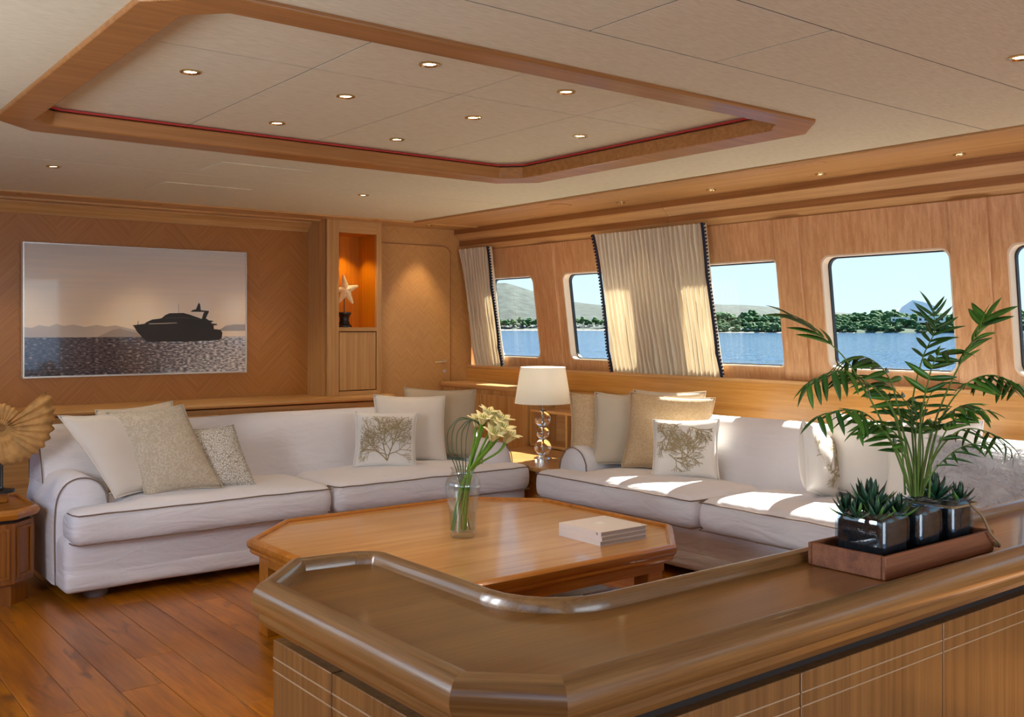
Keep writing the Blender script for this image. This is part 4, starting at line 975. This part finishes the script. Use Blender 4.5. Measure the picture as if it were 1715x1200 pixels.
yc = flat([(.455,.385),(.462,.378),(.478,.33),(.50,.29),(.52,.255),(.70,.252),(.86,.262),(.878,.275),(.882,.325),(.872,.35),(.84,.355),(.838,.385),(.855,.388),(.855,.398),(.83,.402),(.825,.412),(.835,.418),(.835,.425),(.815,.428),(.80,.445),(.815,.50),(.81,.505),(.79,.495),(.78,.44),(.72,.475),(.69,.488),(.625,.484),(.605,.468),(.59,.445),(.58,.440),(.545,.432),(.52,.412),(.51,.398)], 'printed_yacht', 'pyacht', 7.0444, pc)
flat([(.725,.498),(.812,.498),(.815,.507),(.775,.512),(.772,.56),(.765,.575),(.758,.545),(.752,.520),(.735,.512)], 'printed_mast', 'pyacht', 7.0443, yc)
flat([(.53,.395),(.60,.398),(.66,.404),(.66,.408),(.60,.404),(.53,.400)], 'printed_deck_line', 'pm1', 7.0441, yc)
flat([(.60,.442),(.70,.446),(.78,.432),(.78,.436),(.70,.451),(.61,.447)], 'printed_deck_line', 'pyacht2', 7.0441, yc)
flat([(.478,.386),(.481,.386),(.483,.42),(.481,.42)], 'printed_bow_staff', 'pyacht', 7.0441, yc)
flat([(.667,.485),(.669,.485),(.669,.56),(.667,.56)], 'printed_aerial', 'pm2', 7.0441, yc)
MB().sweep([(X0,Z0),(X1,Z0),(X1,Z1),(X0,Z1)], [(-.010,0),(0,0),(0,.012),(-.010,.012)]).xf(Matrix(((1,0,0,0),(0,0,-1,7.053),(0,1,0,0),(0,0,0,1)))).build('frame', plain('silver_frame', srgb(206,198,188), .25, .6), pc, smooth=0)

# ---- starfish on its stand
sf = thing('starfish_ornament', (3.76, 6.92, 1.274), 'cream starfish mounted on a black turned stand in the niche', 'ornament')
MB().lathe([(.058,0),(.058,.014),(.046,.022),(.036,.05),(.036,.075),(.046,.095),(.056,.105),(.056,.118),(0,.118)], 24, (3.73,6.90,1.2745)).build('stand', 'black', sf)
MB().tube([(3.73,6.90,1.39),(3.73,6.90,1.50)], .004).build('pin', 'black', sf)
vs = []; fs = []; NA = 100; cc = Vector((3.735, 6.885, 1.565)); NRr = 8
lens_ = [.125, .105, .12, .115, .095]; angs = [100, 20, -62, -118, 178]
def star_r(a):
    best = 0
    for L_, an in zip(lens_, angs):
        d_ = abs((a-R(an)+PI) % (2*PI)-PI); w_ = .026
        r1 = .036/(math.sin(d_)+.036*math.cos(d_)/(L_*1.25)) if d_ < PI/2 else 0
        best = max(best, min(L_*(1-.35*d_), r1))
    return max(best, .030)
for s in (-1, 1):
    for k in range(NRr+1):
        f_ = k/NRr
        for i in range(NA):
            a = 2*PI*i/NA; r_ = star_r(a)*f_; th = .021*math.sqrt(max(0, 1-f_**2))*(.55+.45*(1-f_))
            vs.append(cc+Vector((.94,-.34,0))*r_*math.cos(a)+Vector((0,0,1))*r_*math.sin(a)+Vector((.34,.94,0))*s*th)
for s in (0, 1):
    o_ = s*(NRr+1)*NA
    for k in range(NRr):
        for i in range(NA): fs.append((o_+k*NA+i, o_+k*NA+(i+1) % NA, o_+(k+1)*NA+(i+1) % NA, o_+(k+1)*NA+i))
MB().add(vs, fs).build('starfish', 'star', sf, smooth=180)

# ---- curtains
def curtain(y0t, y1t, y0b, y1b, label, trims, pleats):
    """hangs from the cornice along the leaning wall; y falls from y0 to y1"""
    t = thing('curtain', (4.86, (y0t+y1t)/2, .94), label, 'curtain')
    nu = pleats*12; nv = 24; vs = []; fs = []; zt, zb = 1.93, .945
    def S(u, v, off=0):
        z = zt+(zb-zt)*v; bulge = math.sin(PI*v)*.02
        y = (y0t+(y0b-y0t)*v)+((y1t+(y1b-y1t)*v)-(y0t+(y0b-y0t)*v))*u
        ph = u*pleats*2*PI+1.2*noise.noise(Vector((u*5, v*1.2, 3)))*1.4
        amp = .042*(.8+.6*noise.noise(Vector((u*9, 2, 1)))) 
        x = wx(z)-.072+amp*(1.6*abs(math.sin(ph/2))**.7-.8)+.004*math.sin(ph*2.3+v*3)-bulge*.6
        return Vector((x-off, y+.006*math.cos(ph), z+(.006*math.sin(u*17) if v > .98 else 0)))
    for j in range(nv+1):
        for i in range(nu+1): vs.append(S(i/nu, j/nv))
    for j in range(nv):
        for i in range(nu): a = j*(nu+1)+i; fs.append((a, a+1, a+nu+2, a+nu+1))
    MB().add(vs, fs).build('cloth', 'curtain', t, smooth=180, fix=False)
    for e_ in trims:
        sgn = -1 if e_ else 1; mb = MB(); vs = []; fs = []
        for j in range(nv*2+1):
            v = j/(nv*2); p = S(e_, v, .004); w_ = .022
            vs += [p+Vector((0,0,0)), p+Vector((0,sgn*w_,0)), p+Vector((-.004,0,0)), p+Vector((-.004,sgn*w_,0))]
        for j in range(nv*2):
            a = j*4; fs += [(a,a+1,a+5,a+4),(a+2,a+6,a+7,a+3),(a,a+4,a+6,a+2),(a+1,a+3,a+7,a+5)]
        mb.add(vs, fs); tr_ = mb.build('trim_tape', 'navy', t, smooth=0)
        mb = MB()
        for j in range(44):
            p = S(e_, (j+.5)/44, .006)+Vector((0,sgn*.030,0)); q = .010
            mb.add([p+Vector((q,0,0)),p+Vector((-q,0,0)),p+Vector((0,q,0)),p+Vector((0,-q,0)),p+Vector((0,0,q)),p+Vector((0,0,-q))], [(0,2,4),(2,1,4),(1,3,4),(3,0,4),(2,0,5),(1,2,5),(3,1,5),(0,3,5)])
        mb.build('bobbles', 'navy', tr_)['kind'] = 'stuff'
curtain(5.15, 4.17, 5.10, 4.13, 'wide pleated cream curtain with navy bobble trim between two windows', (0, 1), 25)
curtain(6.83, 6.43, 6.78, 6.42, 'narrow pleated cream curtain with navy trim beside the door corner', (1,), 10)

# ---- books on the coffee table
bk_lab = ['bottom off-white book of the stack on the coffee table', 'middle off-white book of the stack on the coffee table', 'top off-white book of the stack with a small emblem on its cover']
for i in range(3):
    z = .3985+i*.0185; bt = thing('book', (2.84, 3.02, z), bk_lab[i], 'book', 'stacked books on the coffee table', rz=R((-1.5, .5, -.5)[i]))
    Mx = world_mat(bt); w_, l_ = .128, .130
    for (n_, mat_, a) in (('back_cover','cover',(-w_,w_,-l_,l_,0,.0022)), ('front_cover','cover',(-w_,w_,-l_,l_,.0158,.018)), ('spine','cover',(-w_-.002,-w_+.001,-l_,l_,0,.018)), ('pages','pages',(-w_+.001,w_-.004,-l_+.004,l_-.004,.0022,.0158))):
        mb = B(*a); mb.xf(Mx); p_ = mb.build(n_, mat_, bt, smooth=0)
        if i == 2 and n_ == 'front_cover': mb = B(-.02,.02,.0,.04,.018,.0183); mb.xf(Mx); mb.build('emblem', 'white', p_, smooth=0)
        if n_ == 'spine' and i == 2:
            mb = B(-w_-.0024,-w_-.002,-l_+.02,-l_+.026,.004,.013); mb.box(-w_-.0024,-w_-.002,-l_+.020,-l_+.034,.011,.013); mb.xf(Mx); mb.build('spine_mark', 'piping', p_, smooth=0)

# ---- glass vase, lilies and looped grass
vx, vy, vz = 2.38, 3.38, .3985
va = thing('vase', (vx, vy, vz), 'clear glass vase with high shoulders on the coffee table', 'vase')
MB().lathe([(0,.001),(.046,.001),(.054,.010),(.056,.030),(.058,.10),(.066,.16),(.074,.205),(.073,.228),(.060,.252),(.047,.266),(.046,.280),(.052,.289),(.050,.290),(.043,.281),(.044,.264),(.057,.249),(.070,.226),(.071,.205),(.063,.16),(.054,.10),(.051,.032),(.046,.024),(0,.022)], 40, (vx,vy,vz)).build('glass', 'vase', va, smooth=60)
MB().lathe([(0,.024),(.045,.026),(.050,.034),(.053,.10),(0,.10)], 32, (vx,vy,vz)).build('water', 'water', va, smooth=60)
RV = Vector((.788,-.616,0)); DV = Vector((.616,.788,0)); UV = Vector((0,0,1))
def loc3(o, lat, dep, h): return Vector(o)+RV*lat+DV*dep+UV*h
lil = [((.13,.0,.50),.9),((.165,-.02,.47),1.0),((.105,.03,.53),.9),((.085,-.02,.515),.8),((.19,.02,.435),1.0),((.13,-.04,.45),1.0),((.06,.02,.50),.8),((.165,.03,.505),.9)]
for i, (tp, sc_) in enumerate(lil):
    t = thing('lily', (vx, vy, vz+.03), 'cream lily leaning out of the glass vase', 'flower', 'lilies in the glass vase')
    a = 2*PI*i/8; b0 = (-.018+.03*math.cos(a), .025*math.sin(a), .028); md_ = (.022+.012*math.cos(a), .014*math.sin(a), .25); hd = (tp[0]*.75+.004, tp[1]*.7, tp[2]-.085)
    pts = [loc3((vx,vy,vz), *p) for p in (b0, md_, hd, (tp[0]*.93, tp[1]*.95, tp[2]-.045))]
    pth = smooth_path(pts, 6); MB().tube(pth, [.0045+.0035*max(0,(k/len(pth)-.6)/.4) for k in range(len(pth))], 7).build('stem', 'green', t)
    c_ = pts[-1]; ax = (pts[-1]-pts[-2]).normalized(); ax = (ax+Vector((0,0,.25))-DV*.3).normalized(); u_ = ax.orthogonal().normalized(); w_ = ax.cross(u_)
    for k in range(6):
        q = 2*PI*k/6+i; er = u_*math.cos(q)+w_*math.sin(q); et = -u_*math.sin(q)+w_*math.cos(q); vs = []; fs = []
        for s_ in range(8):
            f_ = s_/7; rr_ = (.006+.012*f_+.036*f_**2.6)*sc_; zz = (.068*f_-.012*max(0,f_-.7)/.3)*sc_; wd = (.004+.015*math.sin(PI*min(1,f_*.92+.05))**1.2)*sc_*(1 if f_ < .95 else .3)
            p = c_+er*rr_+ax*zz; vs += [p-et*wd+er*.002, p+ax*.001-er*.002, p+et*wd+er*.002]
        for s_ in range(7):
            o_ = s_*3; fs += [(o_,o_+1,o_+4,o_+3),(o_+1,o_+2,o_+5,o_+4)]
        pe = MB().add(vs, fs).build('petal', 'lily', t, smooth=180, fix=False); sm_ = pe.modifiers.new('thick','SOLIDIFY'); sm_.thickness = .001
    mb = MB()
    for k in range(4):
        q = 2*PI*k/4; mb.tube([c_, c_+ax*.055*sc_+(u_*math.cos(q)+w_*math.sin(q))*.010], .0012, 5)
    mb.build('stamens', 'green', t)
for i in range(5):
    t_ = i/4; l0 = -.035+.006*i
    t = thing('grass_blade', (vx, vy, vz+.03), 'dark grass blade looped over in the glass vase', 'grass blade', 'looped grass blades in the vase')
    pts = [loc3((vx,vy,vz), *p) for p in ((.03-.012*i,.02*math.sin(i),.03), (-.022+.008*i,.01,.26), (-.060+.018*i,.012*math.cos(i*2),.36), (-.064+.020*i,.012,.425+.008*math.sin(i*3)), (-.045+.019*i,.006,.465+.012*math.sin(i*2)), (-.005+.013*i,.0,.488+.008*math.cos(i*5)), (.05+.006*i,-.005,.482), (.075+.004*i,-.008,.46))]
    mb = MB().tube(smooth_path(pts, 6), .0022, 6); bl2 = mb.build('blade', 'grass', t)

# ---- wooden planter box with three glass jars
PX, PY, PZ = 2.107, 1.237, .7415
pb = thing('planter_box', (PX, PY, PZ), 'reddish wooden tray box with rope handle on the console', 'planter box')
def xb(n_, *a): return B(*a).build(n_, 'box_wood', pb, bevel=.0025)
bx0, bx1, by0, by1 = 1.875, 2.335, 1.142, 1.332
xb('base', bx0+.01, bx1-.01, by0+.01, by1-.01, PZ, PZ+.008); xb('side_board', bx0, bx1, by0, by0+.010, PZ, PZ+.05); xb('side_board', bx0, bx1, by1-.010, by1, PZ, PZ+.05)
xb('end_board', bx0, bx0+.010, by0+.010, by1-.010, PZ, PZ+.05); xb('end_board', bx1-.010, bx1, by0+.010, by1-.010, PZ, PZ+.05)
rpz = [(2.27,1.166,.856),(2.275,1.158,.845),(2.282,1.142,PZ+.085),(2.295,1.132,PZ+.05),(2.32,1.125,PZ+.025),(2.335,1.132,PZ+.012),(2.341,1.16,PZ+.02)]
MB().tube(smooth_path(rpz, 5), .0032, 7).build('rope_handle', 'rope', pb)
MB().lathe([(0,-.008),(.007,-.005),(.008,0),(.007,.005),(0,.008)], 10, (2.338,1.14,PZ+.016)).build('rope_knot', 'rope', pb)
MB().tube([(2.203,1.169,.853),(2.307,1.169,.853),(2.311,1.173,.853),(2.311,1.296,.853),(2.307,1.30,.853),(2.203,1.30,.853),(2.199,1.296,.853),(2.199,1.173,.853)], .003, 6, closed=True).build('rope_wrap', 'rope', pb)
def jar(x0, x1, par, y0=1.172, y1=1.297, zt=.868):
    z0 = PZ+.0085; cx_, cy_ = (x0+x1)/2, (y0+y1)/2
    def lp(k, r): return [(x, y) for x, y in [p for (a, b, s) in ((x0+k+r,y0+k+r,180),(x1-k-r,y0+k+r,270),(x1-k-r,y1-k-r,0),(x0+k+r,y1-k-r,90)) for p in arc(a, b, r, s, s+90, 4)]]
    rings = [(.008,.012,z0),(.001,.014,z0+.007),(0,.016,z0+.03),(0,.016,zt-.022),(.003,.014,zt-.008),(.008,.012,zt),(.012,.010,zt),(.007,.012,zt-.012),(.004,.014,zt-.024),(.004,.014,z0+.03),(.005,.013,z0+.012)]
    vs = []; fs = []; n = 20
    for k, r, z in rings: vs += [(x,y,z) for x,y in lp(k, r)]
    for i in range(len(rings)-1):
        for j in range(n): fs.append((i*n+j, i*n+(j+1) % n, (i+1)*n+(j+1) % n, (i+1)*n+j))
    fs += [tuple(range(n)), tuple(range((len(rings))*n-1, (len(rings)-1)*n-1, -1))]
    MB().add(vs, fs).build('glass_jar', 'jar', par, smooth=50)
    vs = []; fs = []
    zz = [z0+.0125, z0+.03, zt-.026, zt-.018]
    for k, z in zip((.008,.006,.006,.010), zz): vs += [(x+.0006*math.sin(91*y+40*z),y,z) for x,y in lp(k,.012)]
    for i in range(3):
        for j in range(n): fs.append((i*n+j, i*n+(j+1) % n, (i+1)*n+(j+1) % n, (i+1)*n+j))
    fs += [tuple(range(n)), tuple(range(4*n-1, 3*n-1, -1))]
    MB().add(vs, fs).build('soil', 'soil', par, smooth=50)
# aloe-like rosettes: one shared leaf mesh
def leaf_mesh(name, L, w, th, mat, bend, keel=.3):
    vs = []; fs = []; K = 8
    for i in range(K+1):
        f_ = i/K; x = L*f_; wd = w/2*(math.sin(PI*(f_*.82+.18))**.8 if f_ < 1 else 0); z = bend*L*f_*f_
        if i == K: wd = .0002
        vs += [(x,-wd,z+wd*keel),(x,0,z-th*(1-f_)),(x,wd,z+wd*keel),(x,0,z+th*.2*(1-f_))]
    for i in range(K):
        o = i*4
        for j in range(4): fs.append((o+j, o+(j+1) % 4, o+4+(j+1) % 4, o+4+j))
    fs.append((0,1,2,3))
    me = bpy.data.meshes.new(name); me.from_pydata(vs, [], fs); me.polygons.foreach_set('use_smooth', [True]*len(fs)); me.materials.append(M[mat]); return me
SL = [leaf_mesh('aloe_leaf', .062, .0175, .005, 'succ', .28), leaf_mesh('aloe_leaf_fresh', .056, .0155, .005, 'succ_l', .30)]
def place(me, name, par, p, dirv, upv, s):
    x = dirv.normalized(); z = (upv - x*upv.dot(x)).normalized(); y = z.cross(x)
    Mx = Matrix(((x.x,y.x,z.x,p.x),(x.y,y.y,z.y,p.y),(x.z,y.z,z.z,p.z),(0,0,0,1))) @ Matrix.Diagonal((s,s,s,1))
    o = bpy.data.objects.new(name, me); COL.objects.link(o); o.parent = par; o.matrix_parent_inverse = Matrix()
    o.matrix_local = world_mat(par).inverted() @ Mx
    return o
def rosette(par, c, n, s, fresh):
    for k in range(n):
        f_ = k/n; a = k*2.39996; elv = R(8+74*f_); d_ = Vector((math.cos(a)*math.cos(elv), math.sin(a)*math.cos(elv), math.sin(elv)))
        place(SL[1] if rnd.random() < fresh*(1-f_) else SL[0], 'leaf', par, Vector(c)+Vector((math.cos(a), math.sin(a), 0))*.006*(1-f_)+Vector((0,0,.010*f_)), d_, Vector((0,0,1)) if elv < 1.2 else -Vector((math.cos(a), math.sin(a), 0)), s*rnd.uniform(.85, 1.1)*(1-.15*f_))
s1 = thing('potted_succulent', (1.97, 1.235, PZ+.0085), 'spiky dark green succulent in the wide square jar at the box end', 'plant'); jar(1.915, 2.030, s1)
for c_, n, s, fr in (((1.985,1.245,.862), 34, 1.12, .2), ((1.938,1.275,.852), 18, .78, .35), ((1.945,1.205,.852), 18, .80, .7), ((2.010,1.195,.852), 18, .85, .8), ((1.925,1.24,.850), 12, .7, .4)): rosette(s1, c_, n, s, fr)
s3 = thing('potted_succulent', (2.255, 1.235, PZ+.0085), 'spiky dark green succulent in the roped jar behind the palm', 'plant'); jar(2.202, 2.308, s3)
for c_, n, s, fr in (((2.255,1.245,.858), 30, 1.0, .2), ((2.285,1.20,.852), 18, .75, .7), ((2.225,1.275,.852), 14, .7, .3)): rosette(s3, c_, n, s, fr)
# palm: fronds with single leaflets
pmn = thing('potted_palm', (2.105, 1.235, PZ+.0085), 'slender green parlour palm in the middle glass jar', 'plant'); jar(2.062, 2.168, pmn)
LF = [leaf_mesh('palm_leaflet', .088, .0185, .0012, 'leaf', -.16, .25), leaf_mesh('palm_leaflet_dark', .080, .017, .0012, 'leaf_d', -.18, .25), leaf_mesh('palm_leaflet_narrow', .078, .011, .001, 'leaf_d', -.30, .3)]
def frond(pts, start, n, s, spread=52, droop=.25, kind=0, jit=.15):
    P = smooth_path([loc3((2.118,1.235,.845), *p) for p in pts], 8); k = len(P)
    fr = MB().tube(P, [.0026*(1-.75*i/k) for i in range(k)], 6).build('frond', 'stem', pmn)
    wm = world_mat(fr)
    for i in range(n):
        f_ = start+(1-start)*(i+.3)/n; q = f_*(k-1); a = min(k-2, int(q)); p = P[a].lerp(P[a+1], q-a); tg = (P[a+1]-P[max(0,a-1)]).normalized()
        up = Vector((0,0,1)); side = tg.cross(up)
        if side.length < .25: side = tg.cross(-DV)
        side.normalize(); side = (side*.8 + RV*(.5 if side.dot(RV) > 0 else -.5)).normalized()
        nrm = side.cross(tg).normalized()
        sc = s*(.72+.5*math.sin(PI*min(1,.25+.7*i/n)))*rnd.uniform(.9, 1.1)
        for sg in (-1, 1):
            if i == n-1 and sg == 1: d_ = tg
            else: d_ = tg*math.cos(R(spread))+side*sg*math.sin(R(spread))
            d_ = (d_ - Vector((0,0,1))*droop*rnd.uniform(.6,1.3) + Vector((rnd.uniform(-1,1),rnd.uniform(-1,1),rnd.uniform(-1,1)))*jit).normalized()
            me = LF[2] if kind == 2 else LF[rnd.choice([0,0,1])]
            x_ = d_; z_ = (nrm - x_*nrm.dot(x_)).normalized()
            place(me, 'leaflet', fr, p, x_, z_, sc)
def px(*l): return [((x-1528)*.001364, dp, (864-y)*.001364) for x, y, dp in l]
frond(px((1535,838,0),(1500,740,.01),(1440,620,.03),(1385,562,.05),(1345,535,.06)), .62, 6, .98, 48, .05)
frond(px((1548,838,0),(1572,720,.0),(1607,620,-.02),(1636,566,-.03),(1652,535,-.03)), .50, 9, .78, 52, .0)
frond(px((1538,838,0),(1500,700,-.02),(1440,640,-.05),(1390,625,-.07),(1338,648,-.08)), .50, 8, .75, 55, .65)
frond(px((1535,838,0),(1505,760,-.02),(1450,700,-.05),(1400,688,-.08),(1352,700,-.09)), .42, 8, .72, 58, .60)
frond(px((1552,838,0),(1590,720,.03),(1640,655,.05),(1690,636,.06),(1745,655,.07)), .50, 8, .72, 60, .75)
frond(px((1552,838,0),(1575,770,.0),(1625,728,.02),(1680,735,.03),(1715,765,.03)), .40, 8, .66, 55, .45, 2)
frond(px((1545,838,0),(1550,700,.05),(1580,610,.09),(1605,560,.1),(1600,520,.1)), .50, 8, .72, 50, .05, 2)
frond(px((1540,838,0),(1530,720,.04),(1515,640,.07),(1475,605,.08),(1430,620,.09)), .45, 8, .72, 55, .40)
frond(px((1545,838,0),(1540,720,-.03),(1548,640,-.05),(1560,600,-.06),(1580,590,-.07)), .40, 7, .70, 58, .30)
frond(px((1542,838,0),(1525,760,.0),(1490,720,.0),(1440,725,.0)), .35, 7, .62, 55, .45)
frond(px((1548,838,0),(1570,760,-.02),(1600,700,-.04),(1650,690,-.05)), .40, 7, .62, 55, .40)
frond(px((1542,838,0),(1540,770,.02),(1520,700,.05),(1505,665,.06),(1470,650,.07)), .40, 8, .66, 55, .35)
frond(px((1548,838,0),(1560,770,.02),(1565,720,.04),(1585,670,.06),(1620,640,.07)), .40, 8, .62, 55, .30, 2)
frond(px((1540,838,0),(1535,780,.03),(1500,735,.06),(1460,700,.08)), .40, 7, .66, 55, .3)
frond(px((1550,838,0),(1565,790,-.03),(1600,750,-.06),(1650,740,-.08)), .35, 7, .62, 55, .35, 2)
frond(px((1545,838,0),(1555,740,.05),(1545,680,.08),(1500,640,.1)), .35, 8, .68, 55, .3)
frond(px((1548,838,0),(1562,730,-.02),(1590,690,-.05),(1610,680,-.06)), .35, 7, .66, 55, .25)
for (x, l, d_) in ((1530,-.05,.02),(1538,.0,-.01),(1552,.02,.015),(1558,.05,-.02)):
    frond(px((x,838,d_),(x+l*120,760,d_),(x+l*300,700,d_*2)), .7, 2, .5, 40, .2, 2)
